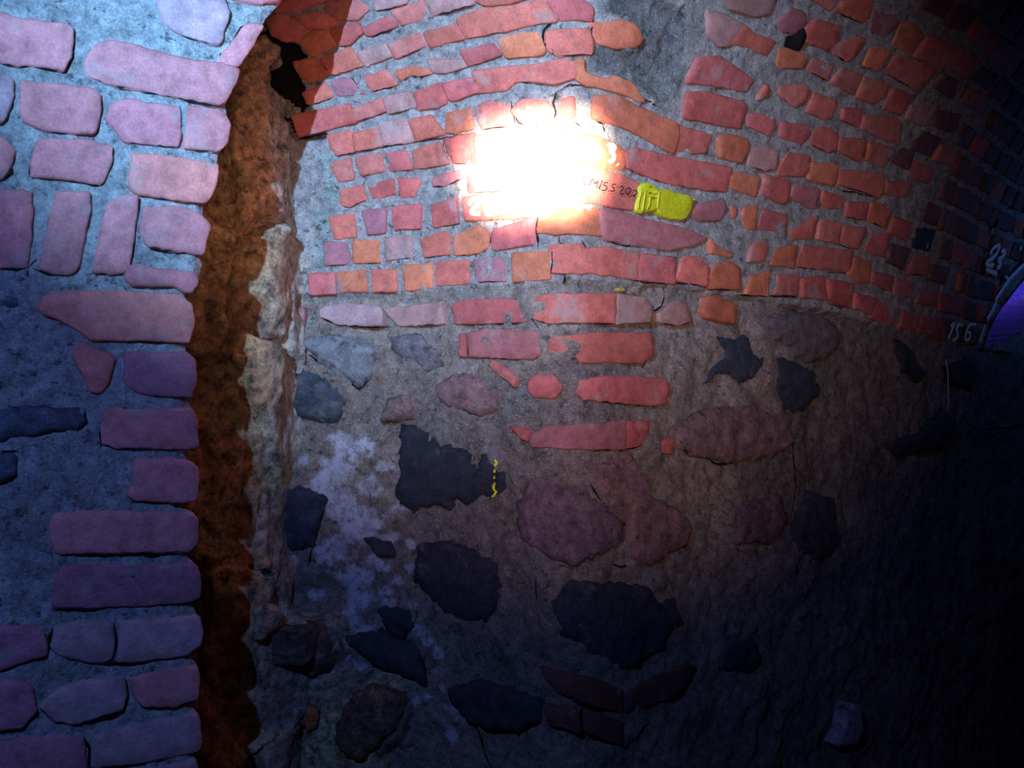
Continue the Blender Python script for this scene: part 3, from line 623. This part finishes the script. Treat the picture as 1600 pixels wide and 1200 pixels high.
# cracks and open joints (their shade painted as near-black ribbons), widths in metres
def crack(mb, pts, wd, h=.012, surf=BACK): 
    q = cast(surf, pts)
    if len(q) > 1: ribbon(mb, surf, q, wd*.8, h, (.014, .012, .014), 2, .3, wob=.0022)
for pts, wd in [
  (G((140,20),(160,60),(200,100),(165,160),(170,220),(220,290)), .004), (G((400,50),(410,100),(405,150),(415,210)), .003),
  (G((210,640),(225,600),(215,540),(230,480),(290,445),(350,440),(400,455)), .0045), (G((10,520),(15,570),(50,640),(100,660),(180,655)), .003),
  (G((320,630),(350,665)), .004), (G((415,630),(470,650)), .005), (G((460,650),(468,690)), .003), (G((600,745),(580,800),(580,860),(600,885),(700,925),(780,960)), .003),
  (G((480,410),(560,400),(600,440),(660,510),(760,560)), .004), (G((0,820),(0,822)), .002), (K((145,330),(135,400),(150,490)), .007), (K((455,310),(465,370),(450,430),(480,460),(560,480),(650,495)), .004),
  (K((250,430),(250,460),(270,475)), .004), (K((350,450),(375,500)), .004), (K((215,480),(212,625),(290,632)), .003), (K((270,635),(270,690)), .005), (K((345,650),(335,690),(350,715)), .003),
  (K((100,720),(85,790),(110,860),(160,915)), .0035), (K((580,660),(700,675),(800,680),(870,675),(990,700)), .005), (K((990,708),(1150,714)), .004), (K((1160,738),(1290,745)), .004),
  (K((715,820),(760,800),(775,740)), .006), (K((850,790),(852,880)), .003), (K((180,230),(185,260),(240,290)), .003), (I((390,525),(500,535)), .004), (I((555,552),(660,560)), .004),
  (I((555,712),(640,740)), .004), (I((100,672),(240,680)), .004), (I((245,675),(400,685)), .004), (I((610,405),(690,430)), .004), (H((730,345),(790,355)), .005),
  (H((610,985),(700,1000),(810,1030)), .004), (E((500,400),(540,440),(560,400)), .002), (E((430,815),(700,760),(860,735),(1150,690)), .003), (E((250,712),(370,690)), .008), (E((380,150),(410,225)), .004),
  (E((300,285),(400,385)), .003), (E((1000,720),(990,770),(1020,850)), .002), (E((1150,690),(1180,810)), .003), (E((1390,560),(1345,560),(1370,640)), .002), (E((440,960),(455,965)), .006), (E((470,1095),(490,1097)), .006),
  (Fc_((1100,215),(1105,265),(1070,320)), .003), (Fc_((205,615),(15,600),(10,680)), .001),
 ]: crack(vault, pts, wd)
for pts, wd in [
  (N_((200,120),(280,180),(340,225),(420,280),(480,310),(540,360),(560,340),(650,260)), .007), (N_((80,240),(150,340),(160,430),(230,500),(400,530)), .004), (N_((375,930),(330,1050),(300,1170),(270,1300)), .005),
  (N_((640,520),(820,540)), .002), (L_((370,640),(400,590)), .008), (L_((400,650),(440,720),(490,780)), .005), (L_((830,370),(850,430),(900,490),(1010,520),(1050,550),(1170,545)), .006), (L_((575,325),(575,465)), .004),
  (L_((380,475),(560,480),(690,450)), .003), (L_((650,248),(770,245)), .003), (L_((510,1070),(560,1085),(640,1080)), .008), (Q_((50,60),(100,110),(240,140),(340,160)), .003), (Q_((90,440),(140,400),(240,510),(400,600),(560,690)), .005),
  (Q_((130,200),(140,400)), .003), (Q_((200,760),(330,850),(560,915),(700,860)), .004), (Q_((355,880),(355,1000)), .003), (P_((870,750),(890,690),(860,600)), .006), (P_((1140,920),(1180,1060),(1230,1200)), .003),
  (O((1395,700),(1425,690),(1470,672)), .006), (O((1500,660),(1530,672),(1570,668),(1598,660)), .006), (O((1235,690),(1240,760),(1232,820)), .004), (O((1000,575),(1010,560)), .002),
  (Fc_((400,705),(580,705)), .003), (Fc_((60,715),(100,715)), .006), (Fc_((980,735),(978,860)), .002), (Fc_((70,800),(50,760),(20,680)), .003)]: crack(wall, pts, wd, .006)

block(vault, BACK, cast(BACK, H((330,235),(345,185),(400,175),(430,140),(440,180),(425,235),(410,262),(370,255))), .0165, (.014,.012,.014), 2, 77, bev=.001, amp=.003)  # raised near-black block painted as the shade of a hollow
ceil_o = tag(vault.build('ceiling', MATS), 'barrel vault of red brick courses with grey lime joints, over the stone wall', kind='structure')
wall_o = tag(wall.build('wall_back', MATS), 'rubble stone and brick wall below the vault', kind='structure')
tag(opp.build('wall_right', MATS), 'rendered wall closing the other side of the tunnel', kind='structure')
for i, (lab, c, bulge, pts) in enumerate(STONES):
    lp = cast(BACK, pts)
    if len(lp) < 3: continue
    mb = MB(); block(mb, BACK, lp, .014, c, 0, 300+i, dome=bulge*.6, tilt=.003, step=.009, amp=.006, bump=.006, bev=.008, nrings=6)
    so = mb.build('field_stone', [M_stone], wall_o)
    if lab: so['label'] = lab
# ------------------------------------------------------------------ floor and ends of the tunnel
def quad_struct(name, corners, colour, mats, sub=40, amp=.03, label=None):
    c = [np.array(p, float) for p in corners]; u = np.linspace(0, 1, sub+1); U, W = np.meshgrid(u, u)
    Pq = (c[0]*((1-U)*(1-W))[..., None]+c[1]*(U*(1-W))[..., None]+c[2]*(U*W)[..., None]+c[3]*((1-U)*W)[..., None])
    nn = np.cross(c[1]-c[0], c[3]-c[0]); nn /= np.linalg.norm(nn)
    Pq = Pq + nn*((fbm(Pq, 2.5, 4, 77)-.5)*amp)[..., None]
    n = sub+1; fs = [(r*n+k, r*n+k+1, (r+1)*n+k+1, (r+1)*n+k) for r in range(sub) for k in range(sub)]
    mb = MB(); mb.add(Pq.reshape(-1, 3), np.array(colour), fs, 0); o = mb.build(name, mats); tag(o, label, kind='structure'); return o
quad_struct('floor', [(-3.5,-4,0),(7,-4,0),(7,6,0),(-3.5,6,0)], (.12,.10,.085), [M_rock], 90, .04, 'dark earth floor of the tunnel')
def cap(s, name):
    n = 24; vv = np.linspace(-ZS, RAD*math.pi+ZS, n*3); P2 = BACK.to3d(np.full(len(vv), s), vv)
    mb = MB(); mb.add(P2, np.array([.15,.13,.12]), [tuple(range(len(vv)))], 0, False); tag(mb.build(name, MATS), kind='structure')
cap(S0+.03, 'wall_left_end'); cap(S1-.06, 'wall_right_end')

# ------------------------------------------------------------------ rock mass behind the pier
def masked_grid(surf, poly, a0, a1, b0, b1, step):
    ag = np.arange(a0, a1+step, step); bg = np.arange(b0, b1+step, step); AA, BB = np.meshgrid(ag, bg)
    return AA, BB
rk = cast(ROCK, ROCK_OUT); rk = [(a, b) for a, b in rk]
rk[0] = (rk[0][0], 0.0); rk[-1] = (rk[-1][0], 0.0)
AA, BB = masked_grid(ROCK, rk, .02, float(ROCK.s[-1])-.02, 0.0, 2.55, .007)
P0r = ROCK.to3d(AA, BB); insd = inside(rk, AA, BB); dd = segdist(rk, AA, BB)*np.where(insd, 1, -1)
wobr = (fbm(P0r, 14, 4, 41)-.5)*.03
facet = np.zeros(AA.shape)
pts_f = np.stack([rng.uniform(0, 1.3, 60), rng.uniform(0, 2.5, 60)], -1); fo = rng.uniform(-.035, .035, 60); fg = rng.uniform(-.25, .25, (60, 2))
wx = AA+(fbm(P0r, 7, 3, 43)-.5)*.12; wz = BB+(fbm(P0r, 7, 3, 44)-.5)*.12
dist_f = np.stack([np.hypot((wx-p[0])*1.5, wz-p[1]) for p in pts_f], 0); idx = np.argmin(dist_f, 0)
facet = fo[idx]+fg[idx, 0]*(AA-pts_f[idx, 0])+fg[idx, 1]*(BB-pts_f[idx, 1])
two = np.sort(dist_f, 0)[:2]; edge = smooth(two[1]-two[0], 0, .03)
hr = facet*.8*edge - .02*(1-edge) + (fbm(P0r, 24, 5, 45)-.5)*.035 + (fbm(P0r, 5, 3, 46)-.5)*.06
# the foot of the rock and its right flank run back into the wall
flank = smooth(AA, RA1-.10, RA1+.05)
hr = hr*(1-.55*flank) + .055*flank*smooth(.98-BB, 0, .05)
hr = hr - (.45*(1-flank)+.07*flank)*(1-smooth(dd+wobr, -.035, .012))
cmix = fbm(P0r, 6, 5, 47)[..., None]
crk = np.array([.42,.235,.10])*(.35+1.25*cmix)
grey = np.array([.36,.31,.245])*(.6+.8*cmix)
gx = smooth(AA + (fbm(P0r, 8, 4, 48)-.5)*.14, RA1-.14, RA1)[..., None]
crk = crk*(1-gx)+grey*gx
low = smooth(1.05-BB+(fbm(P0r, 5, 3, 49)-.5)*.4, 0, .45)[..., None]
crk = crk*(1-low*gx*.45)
lich = smooth(fbm(P0r, 7, 4, 51), .56, .66)[..., None]*gx
crk = crk*(1-lich*.6)+np.array([.50,.47,.22])*lich*.6
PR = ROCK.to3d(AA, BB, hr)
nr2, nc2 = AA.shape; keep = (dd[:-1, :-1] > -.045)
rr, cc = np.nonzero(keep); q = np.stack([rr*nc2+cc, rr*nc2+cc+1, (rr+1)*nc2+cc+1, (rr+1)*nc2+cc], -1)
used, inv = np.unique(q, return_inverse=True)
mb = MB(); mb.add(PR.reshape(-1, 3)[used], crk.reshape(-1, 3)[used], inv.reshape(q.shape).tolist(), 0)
tag(mb.build('wall_rock', [M_rock]), 'orange brown raw rock face behind the brick pier', kind='structure')
rock_h = lambda a, b: float(hr[int(np.clip((b-0)/.007, 0, nr2-1)), int(np.clip((a-.02)/.007, 0, nc2-1))])

# loose stones lying in the rubble at the foot of the rock
LOOSE = [('flat brown stone slab lying proud of the rubble below the white crust', (.15,.085,.05), P_((470,930),(560,790),(640,745),(740,745),(800,790),(795,900),(770,960),(690,1030),(620,1120),(500,1080),(455,1000))),
 ('rust orange stone chip low beside the brick pier, left of the brown slab', (.30,.12,.03), P_((160,880),(240,850),(275,900),(270,960),(200,985),(150,960))),
 ('dark block of rubble with a small pale chip on it, above the brown slab', (.10,.075,.055), P_((80,470),(200,430),(400,420),(440,520),(430,640),(330,670),(200,700),(90,640))),
 ('narrow upright tan stone against the right flank of the rock', (.34,.26,.17), C_((1325,850),(1350,810),(1410,810),(1430,900),(1400,960),(1340,1000),(1310,940)))]
for i, (lab, c, pts) in enumerate(LOOSE):
    lp = cast(ROCK, pts); ca = np.mean([p[0] for p in lp]); cb = np.mean([p[1] for p in lp])
    base = max(rock_h(a, b) for a, b in lp+[(ca, cb)])
    mb = MB(); block(mb, ROCK, lp, max(base-.005, -.03)+.022, c, 0, 700+i, depth=.0, dome=.012, tilt=.006, step=.008, amp=.006, bump=.006, bev=.010, nrings=6)
    tag(mb.build('rubble_stone', [M_rock]), lab, 'stone', 'loose rubble at the foot of the rock')

# ------------------------------------------------------------------ brick pier at the left
edge_ab = cast(NEAR, NEAR_EDGE)
outl = [(edge_ab[0][0], 0.0)] + edge_ab + [*cast(NEAR, [(470,-35), (495,-75), (525,-120), (590,-165)]), (.40, 2.52), (.30, 2.92), (-2.1, 2.92), (-2.1, 0.0)]
ag = np.concatenate([np.arange(-2.1, -.75, .05), np.arange(-.75, .35, .006)]); bg = np.concatenate([np.arange(0, .7, .05), np.arange(.7, 2.3, .006), np.arange(2.3, 2.95, .03)])
AA, BB = np.meshgrid(ag, bg); ins = inside(outl, AA, BB)
cx_, cy_ = (AA[:-1, :-1]+AA[1:, 1:])/2, (BB[:-1, :-1]+BB[1:, 1:])/2; keep = inside(outl, cx_, cy_)
usedm = np.zeros(AA.shape, bool)
for dr in (0, 1):
    for dc in (0, 1): usedm[dr:AA.shape[0]-1+dr, dc:AA.shape[1]-1+dc] |= keep
# snap the vertices on the rim to the outline
full = np.zeros(AA.shape, int)
for dr in (0, 1):
    for dc in (0, 1): full[dr:AA.shape[0]-1+dr, dc:AA.shape[1]-1+dc] += keep
rim = usedm & (full < 4); ri, rj = np.nonzero(rim)
oa = np.array(outl)
for i, j in zip(ri, rj):
    p = np.array([AA[i, j], BB[i, j]]); a = oa; b = np.roll(oa, -1, 0); v = b-a
    t = np.clip(np.sum((p-a)*v, 1)/(np.sum(v*v, 1)+1e-12), 0, 1); q = a+v*t[:, None]; d = np.sum((q-p)**2, 1); m = int(np.argmin(d))
    if d[m] < .012**2: AA[i, j], BB[i, j] = q[m]
P0n = NEAR.to3d(AA, BB)
de = segdist(outl, AA, BB)
hn = .003 + (fbm(P0n, 24, 4, 61)-.5)*.022 + (fbm(P0n, 75, 2, 62)-.5)*.006 + (fbm(P0n, 4, 3, 63)-.5)*.012
hn = hn - .012*(1-smooth(de, 0, .015))
cn = fbm(P0n, 8, 5, 64)[..., None]
cmn = np.array([.33,.335,.325])*(.68+.62*cn)
PN = NEAR.to3d(AA, BB, hn); nrn, ncn = AA.shape
rr, cc = np.nonzero(keep); q = np.stack([rr*ncn+cc, rr*ncn+cc+1, (rr+1)*ncn+cc+1, (rr+1)*ncn+cc], -1)
used, inv = np.unique(q, return_inverse=True); q2 = inv.reshape(q.shape)
pier = MB(); pier.add(PN.reshape(-1, 3)[used], cmn.reshape(-1, 3)[used], q2.tolist(), 0)
# side faces and back: walk the rim edges
from collections import Counter
ec = Counter(); 
for f in q2:
    for k in range(4): ec[(int(f[k]), int(f[(k+1) % 4]))] += 1
bed = [e for e in ec if (e[1], e[0]) not in ec]
Vf = PN.reshape(-1, 3)[used]; off = np.array([-NEAR.n[0], -NEAR.n[1], 0])*.30
ids = sorted({i for e in bed for i in e}); mp = {i: n for n, i in enumerate(ids)}; m_ = len(ids)
Vr = Vf[ids]; st = 9; ring = []
for k in range(st):
    nzr = (fbm(Vr+off*k/(st-1), 24, 4, 66)-.5)*.02*(1 if 0 < k else 0)
    tdir = np.array([NEAR.t[0], NEAR.t[1], 0])
    ring.append(Vr+off*k/(st-1)+tdir*(nzr[:, None]-.004*min(k, 2)))
fs = []
for a, b in bed:
    for k in range(st-1): fs.append((mp[b]+k*m_, mp[a]+k*m_, mp[a]+(k+1)*m_, mp[b]+(k+1)*m_))
pier.add(np.concatenate(ring), np.array([.30,.27,.24]), fs, 0)
pier.add(Vf+off, np.array([.3,.28,.25]), [f[::-1] for f in q2.tolist()], 0)
for i, (k, pts) in enumerate(NEAR_BRICKS):
    lp = cast(NEAR, pts); 
    block(pier, NEAR, lp, random.uniform(.009, .014), vary(random.choice(NPAL[k]), .10), 1, 1500+i, depth=.05 if max(p[0] for p in pts) > 285 else .02, amp=.0017, bump=.0010, bev=.003, step=.007)
    under_gap(pier, NEAR, lp, .007, .7)
for pts, wd in [(A((1100,345),(1150,330),(1140,290),(1200,240),(1250,150),(1330,125)), .0025), (A((640,748),(720,745),(780,760),(860,768)), .0035), (A((370,160),(368,330)), .003), (A((900,512),(1000,535),(1140,555)), .004),
                (A((1145,550),(1165,515)), .003), (A((150,930),(155,870)), .004), (A((530,970),(570,860)), .004), (A((10,940),(50,900),(60,870)), .004), (B((0,270),(90,270),(150,262),(170,240),(190,225)), .004), (B((150,250),(150,310)), .003),
                (B((165,265),(230,295),(350,298),(390,290),(415,210)), .005), (B((440,305),(480,287),(600,292),(655,290),(660,210)), .004), (B((700,100),(660,260)), .004), (B((520,1100),(515,1190)), .004), (B((440,1000),(445,1070),(390,1120)), .005),
                (C_((0,20),(90,10)), .004), (C_((240,1060),(270,930)), .006), (C_((590,900),(600,1000),(590,1090)), .004), (C_((455,1140),(470,1120),(700,1110),(980,1075)), .004), (C_((310,555),(600,552),(960,548)), .004),
                (C_((680,275),(930,287)), .004), (C_((260,835),(500,838)), .0035), (D((440,690),(460,760),(460,860)), .006), (D((420,440),(440,400),(470,380)), .003), (D((400,630),(500,610),(620,575)), .004), (A((450,440),(480,430)), .001)]:
    crack(pier, pts, wd, .007, NEAR)
pier_o = tag(pier.build('wall_left', MATS), 'brick pier edging the opening at the left', kind='structure')
for sz, pts in NEAR_STONES:
    lp = cast(NEAR, pts); mb = MB(); block(mb, NEAR, lp, .012, (.10,.12,.15), 0, 1700+len(pts), dome=.006, step=.009, amp=.005, bump=.004, bev=.008, nrings=5)
    mb.build('field_stone', [M_stone], pier_o)

# ------------------------------------------------------------------ side chamber seen through the far opening, under blue light
lo = [np.array(p) for p in roughen(open_sv, .03, .003, 5)]; la = np.array(lo); n = len(la)
mb = MB(); rings = [BACK.to3d(la[:, 0], la[:, 1], hh) for hh in (.018, -.02, -.08, -.16, -.24, -.30)]
fs = [(k*n+i, k*n+(i+1) % n, (k+1)*n+(i+1) % n, (k+1)*n+i) for k in range(len(rings)-1) for i in range(n)]
mb.add(np.concatenate(rings), np.array([.20,.10,.08]), fs, 0)
tag(mb.build('wall_reveal', MATS), 'reveal of the small arched side opening', kind='structure')
sm_ = np.mean(la, 0)
Xc = np.interp(sm_[0], sarr, PX); Yc = np.interp(sm_[0], sarr, PY); nC = np.array([np.interp(sm_[0], sarr, NX), np.interp(sm_[0], sarr, NY)]); tC = np.array([np.interp(sm_[0], sarr, TX), np.interp(sm_[0], sarr, TY)])
def chamber(a, u, z): return (Xc+tC[0]*a-nC[0]*u, Yc+tC[1]*a-nC[1]*u, z)
zb, zt = ZS-.35, ZS+1.7; wa = 1.5
quad_struct('wall_chamber_back', [chamber(-wa, 1.3, zb), chamber(wa, 1.3, zb), chamber(wa, 1.3, zt), chamber(-wa, 1.3, zt)], (.42,.42,.46), [M_mortar], 60, .10, 'uneven wall of the side chamber under blue light')
quad_struct('wall_chamber_side', [chamber(.95, 0.03, zb), chamber(.95, 1.4, zb), chamber(.95, 1.4, zt), chamber(.95, 0.03, zt)], (.42,.42,.46), [M_mortar], 30, .05)
bl = bpy.data.lights.new('blue_light', 'POINT'); bl.energy = 16; bl.color = (.085, .065, 1.0); bl.shadow_soft_size = .05
bo = bpy.data.objects.new('blue_light', bl); col_.objects.link(bo); bo.location = chamber(.35, .45, ZS+.40)
bl_fill = bpy.data.lights.new('blue_light', 'POINT'); bl_fill.energy = 1.5; bl_fill.color = (.10, .30, 1.0); bl_fill.shadow_soft_size = .03  # blue fill light added to brighten the white figures by the opening
bo_fill = bpy.data.objects.new('blue_light', bl_fill); col_.objects.link(bo_fill); _q = BACK.px(1596, 330); bo_fill.location = tuple(BACK.to3d(_q[0]+.15, _q[1], .45))

# ------------------------------------------------------------------ paint marks and writing
def painted(name, label, cat, surf, strokes, width, h, colour, mat, group=None, part='figure', split=None):
    """strokes: a flat list = one mesh; split = how many strokes make each part"""
    def one(nm, sts, parent=None):
        mb = MB()
        for st_ in sts:
            wd = width
            if len(st_) == 2 and isinstance(st_[1], float): st_, wd = st_
            q = cast(surf, st_)
            for _k in range(2):
                if len(q) > 2: q = [q[0]] + [(a[0]*t+b[0]*(1-t), a[1]*t+b[1]*(1-t)) for a, b in zip(q[:-1], q[1:]) for t in (.75, .25)] + [q[-1]]
            if len(q) > 1: ribbon(mb, surf, q, wd, h, colour, 0, .03)
        return mb.build(nm, [mat], parent)
    if not split: o = one(name, strokes)
    else:
        o = bpy.data.objects.new(name, None); col_.objects.link(o); k = 0
        for c in split:
            pn = part
            if isinstance(c, tuple): pn, c = c
            one(pn, strokes[k:k+c], o); k += c
    tag(o, label, cat, group); return o
Z1 = lambda *p: crop(860, 190, p, 10); Z4 = lambda *p: crop(1440, 340, p, 10); Z5 = lambda *p: crop(1440, 440, p, 10); Z2 = lambda *p: crop(720, 270, p, 10); Z3 = lambda *p: crop(890, 260, p, 8)
painted('pencil_inscription', 'thin dark handwriting "LM15.S 202" on the brick left of the yellow paint', 'writing', BACK, [
 Z1((475,860),(455,990),(500,1000)), Z1((540,1010),(590,880),(610,1000),(660,920),(635,1045)), Z1((710,930),(670,1065)), Z1((790,960),(745,960),(725,1000),(765,1010),(780,1050),(750,1085),(705,1080)),
 Z1((800,1085),(808,1090)), Z1((905,985),(860,985),(845,1020),(885,1050),(880,1095),(820,1090)), Z1((975,1030),(1000,1010),(1025,1030),(1010,1070),(955,1125),(1030,1140)),
 Z1((1110,1035),(1070,1060),(1060,1110),(1090,1150),(1130,1120),(1140,1060),(1110,1035)), Z1((1180,1080),(1215,1075),(1245,1110),(1220,1150),(1165,1165),(1205,1170))], .0026, .024, (.03,.012,.02), M_paint, part='character', split=[1]*9)
# thick yellow paint daubed over the joint
Y_L = Z3((745,540),(790,400),(800,300),(800,260),(860,210),(900,215),(960,245),(1040,290),(1040,400),(1010,560),(960,560),(900,570),(850,570),(825,590),(770,570))
Y_R = Z3((1010,400),(1035,300),(1110,300),(1160,290),(1200,320),(1290,345),(1380,360),(1450,380),(1455,470),(1430,560),(1380,650),(1300,672),(1180,655),(1100,640),(1030,590),(1000,540))
mb = MB(); block(mb, BACK, cast(BACK, Y_R), .0225, (.50,.46,.012), 0, 801, depth=.004, dome=.002, step=.005, amp=.0018, bump=.0011, bev=.0022, nrings=8)
block(mb, BACK, cast(BACK, Y_L), .0235, (.50,.47,.012), 0, 802, depth=.004, dome=.001, step=.005, amp=.0018, bump=.0022, bev=.0022, nrings=8)
for pts in (Z3((800,320),(770,430),(760,540)), Z3((850,330),(830,450),(810,570)), Z3((905,250),(960,300),(1000,330)), Z3((890,330),(960,340),(1000,310)), Z3((910,390),(900,470),(870,550)), Z3((1025,320),(1010,420),(1000,530)), Z3((930,400),(1000,380))):
    ribbon(mb, BACK, cast(BACK, pts), .0045, .0245, (.52,.50,.015), 0, .3, thick=.003)
yp = mb.build('yellow_paint_patch', [M_gloss]); tag(yp, 'thick glossy yellow paint daub across a brick beside the handwriting', 'paint mark')
mb = MB(); block(mb, BACK, cast(BACK, Z3((1470,415),(1490,395),(1508,412),(1490,432))), .021, (.50,.46,.012), 0, 803, depth=.01, step=.002, amp=.0005, bev=.0015)
tag(mb.build('yellow_paint_speck', [M_gloss]), 'tiny yellow paint speck just right of the yellow daub', 'paint mark')
mb = MB(); block(mb, BACK, cast(BACK, K((525,705),(545,697),(565,705),(568,718),(545,722),(528,716))), .017, (.55,.38,.08), 0, 804, depth=.02, step=.002, amp=.0008, bev=.002)
tag(mb.build('yellow_pebble', [M_stone]), 'small ochre pebble in the mortar joint between vault and wall', 'pebble')
YD = [(N_((1285,725),(1293,740),(1285,755)), .009), (N_((1284,775),(1282,790)), .005), (N_((1284,808),(1281,822)), .004), (N_((1286,842),(1276,862),(1280,880),(1292,890),(1280,908),(1272,914)), .008)]
mb = MB()
for pts, wd in YD: ribbon(mb, BACK, cast(BACK, pts), wd*.7, .030, (.66,.68,.02), 0, .3, thick=.003)
tag(mb.build('yellow_paint_drip', [M_gloss]), 'short broken vertical run of yellow paint on the stone wall beside the black stone', 'paint mark')
# white letters under the torch beam
painted('white_painted_date', 'white painted figures on a brick low in the bright glare', 'writing', BACK, [
 Z2((215,500),(260,430),(340,420),(370,470),(320,540),(220,640),(400,650)), Z2((520,430),(470,500),(480,620),(530,680),(575,620),(580,500),(520,430)), Z2((650,640),(665,620)),
 Z2((760,430),(820,370),(890,400),(870,480),(770,610),(950,600)), Z2((1010,470),(1060,400),(1065,620))], .0105, .0235, (.86,.85,.80), M_paint, 'white figures in the glare', split=[1, 1, ('dot', 1), 1, 1])
painted('white_painted_number', 'white painted figures ending in 3 at the upper right of the glare', 'writing', BACK, [
 Z1((640,380),(590,440),(580,540),(620,600),(680,560),(690,440),(640,380)), Z1((790,400),(840,355),(900,390),(880,450),(820,465),(890,500),(885,600),(800,640)), Z1((935,655),(945,680))], .0095, .0235, (.86,.85,.80), M_paint, 'white figures in the glare', split=[1, 1, ('dot', 1)])
WC = (.82,.88,.90)
painted('painted_number', 'white painted number 23 with a bar under it, above the arched opening', 'writing', BACK, [
 Z4((945,570),(980,490),(1040,435),(1110,420),(1080,500),(1030,590),(960,650),(890,690),(890,730),(960,750),(1000,740)), Z4((1120,520),(1190,500),(1180,570),(1130,620),(1080,640),(1090,670),(1120,700),(1110,760),(1050,780)),
 Z4((880,810),(1050,870))], .016, .026, WC, M_paint, split=[1, 1, ('underline', 1)])
painted('painted_number', 'white painted figures 15 6 at the foot of the vault beside the opening', 'writing', BACK, [
 Z5((320,710),(405,630),(340,780),(280,910)), Z5((510,690),(450,670),(410,760),(440,820),(420,900),(350,930)), Z5((715,680),(640,670),(590,740),(555,850),(550,920),(600,930),(630,870),(640,800),(590,810))], .010, .026, WC, M_paint, split=[1, 1, 1])
painted('painted_arch_line', 'white painted line following the edge of the far arched opening', 'paint mark', BACK, [
 Z4((1600,560),(1520,690),(1390,810),(1240,970),(1100,1190)), Z5((1225,10),(1100,180),(1030,290),(1040,330),(980,480),(890,600)), (Z5((850,670),(855,720),(830,800),(780,950)), .009), (Z4((1180,910),(1240,960)), .012)], .017, .027, WC, M_paint, part='paint_stroke', split=[1, 1, 1, 1])
for st_, lb in ((Z4((1440,440),(1415,500)), 'short white paint dash high beside the far opening, leftmost of three'), (Z4((1550,370),(1510,450)), 'short white paint dash beside the far opening, topmost of three'), (Z4((1575,470),(1530,560)), 'short white paint dash just above the painted arch line')):
    painted('paint_dash', lb, 'paint mark', BACK, [st_], .012, .027, WC, M_paint, 'white paint dashes by the far opening')
for st_, wd, lb in ((Z4((700,820),(640,900),(600,1000),(570,1190)), .030, 'pale wide mortar smear left of and below the number 23'), (Z4((1130,20),(1080,130),(1040,200)), .026, 'pale slanting mortar smear high above the number 23')):
    painted('mortar_smear', lb, 'smear', BACK, [st_], wd, .025, (.22,.20,.20), M_mortar, 'pale mortar smears near the number 23')
painted('white_paint_run', 'thin white vertical paint run on the dark stone wall under the figures 15 6', 'paint mark', BACK, [O((1462,562),(1466,580),(1466,610),(1467,625),(1465,642))], .007, .030, WC, M_paint)
mb = MB(); block(mb, BACK, cast(BACK, O((1318,1097),(1330,1098),(1333,1120),(1335,1140),(1325,1158),(1297,1161),(1305,1135),(1308,1115))), .03, (.40,.37,.42), 0, 810, depth=.03, step=.006, amp=.003, dome=.004)
tag(mb.build('pale_plaster_patch', [M_stone]), 'small pale plaster patch near the foot of the dark wall at right', 'patch')
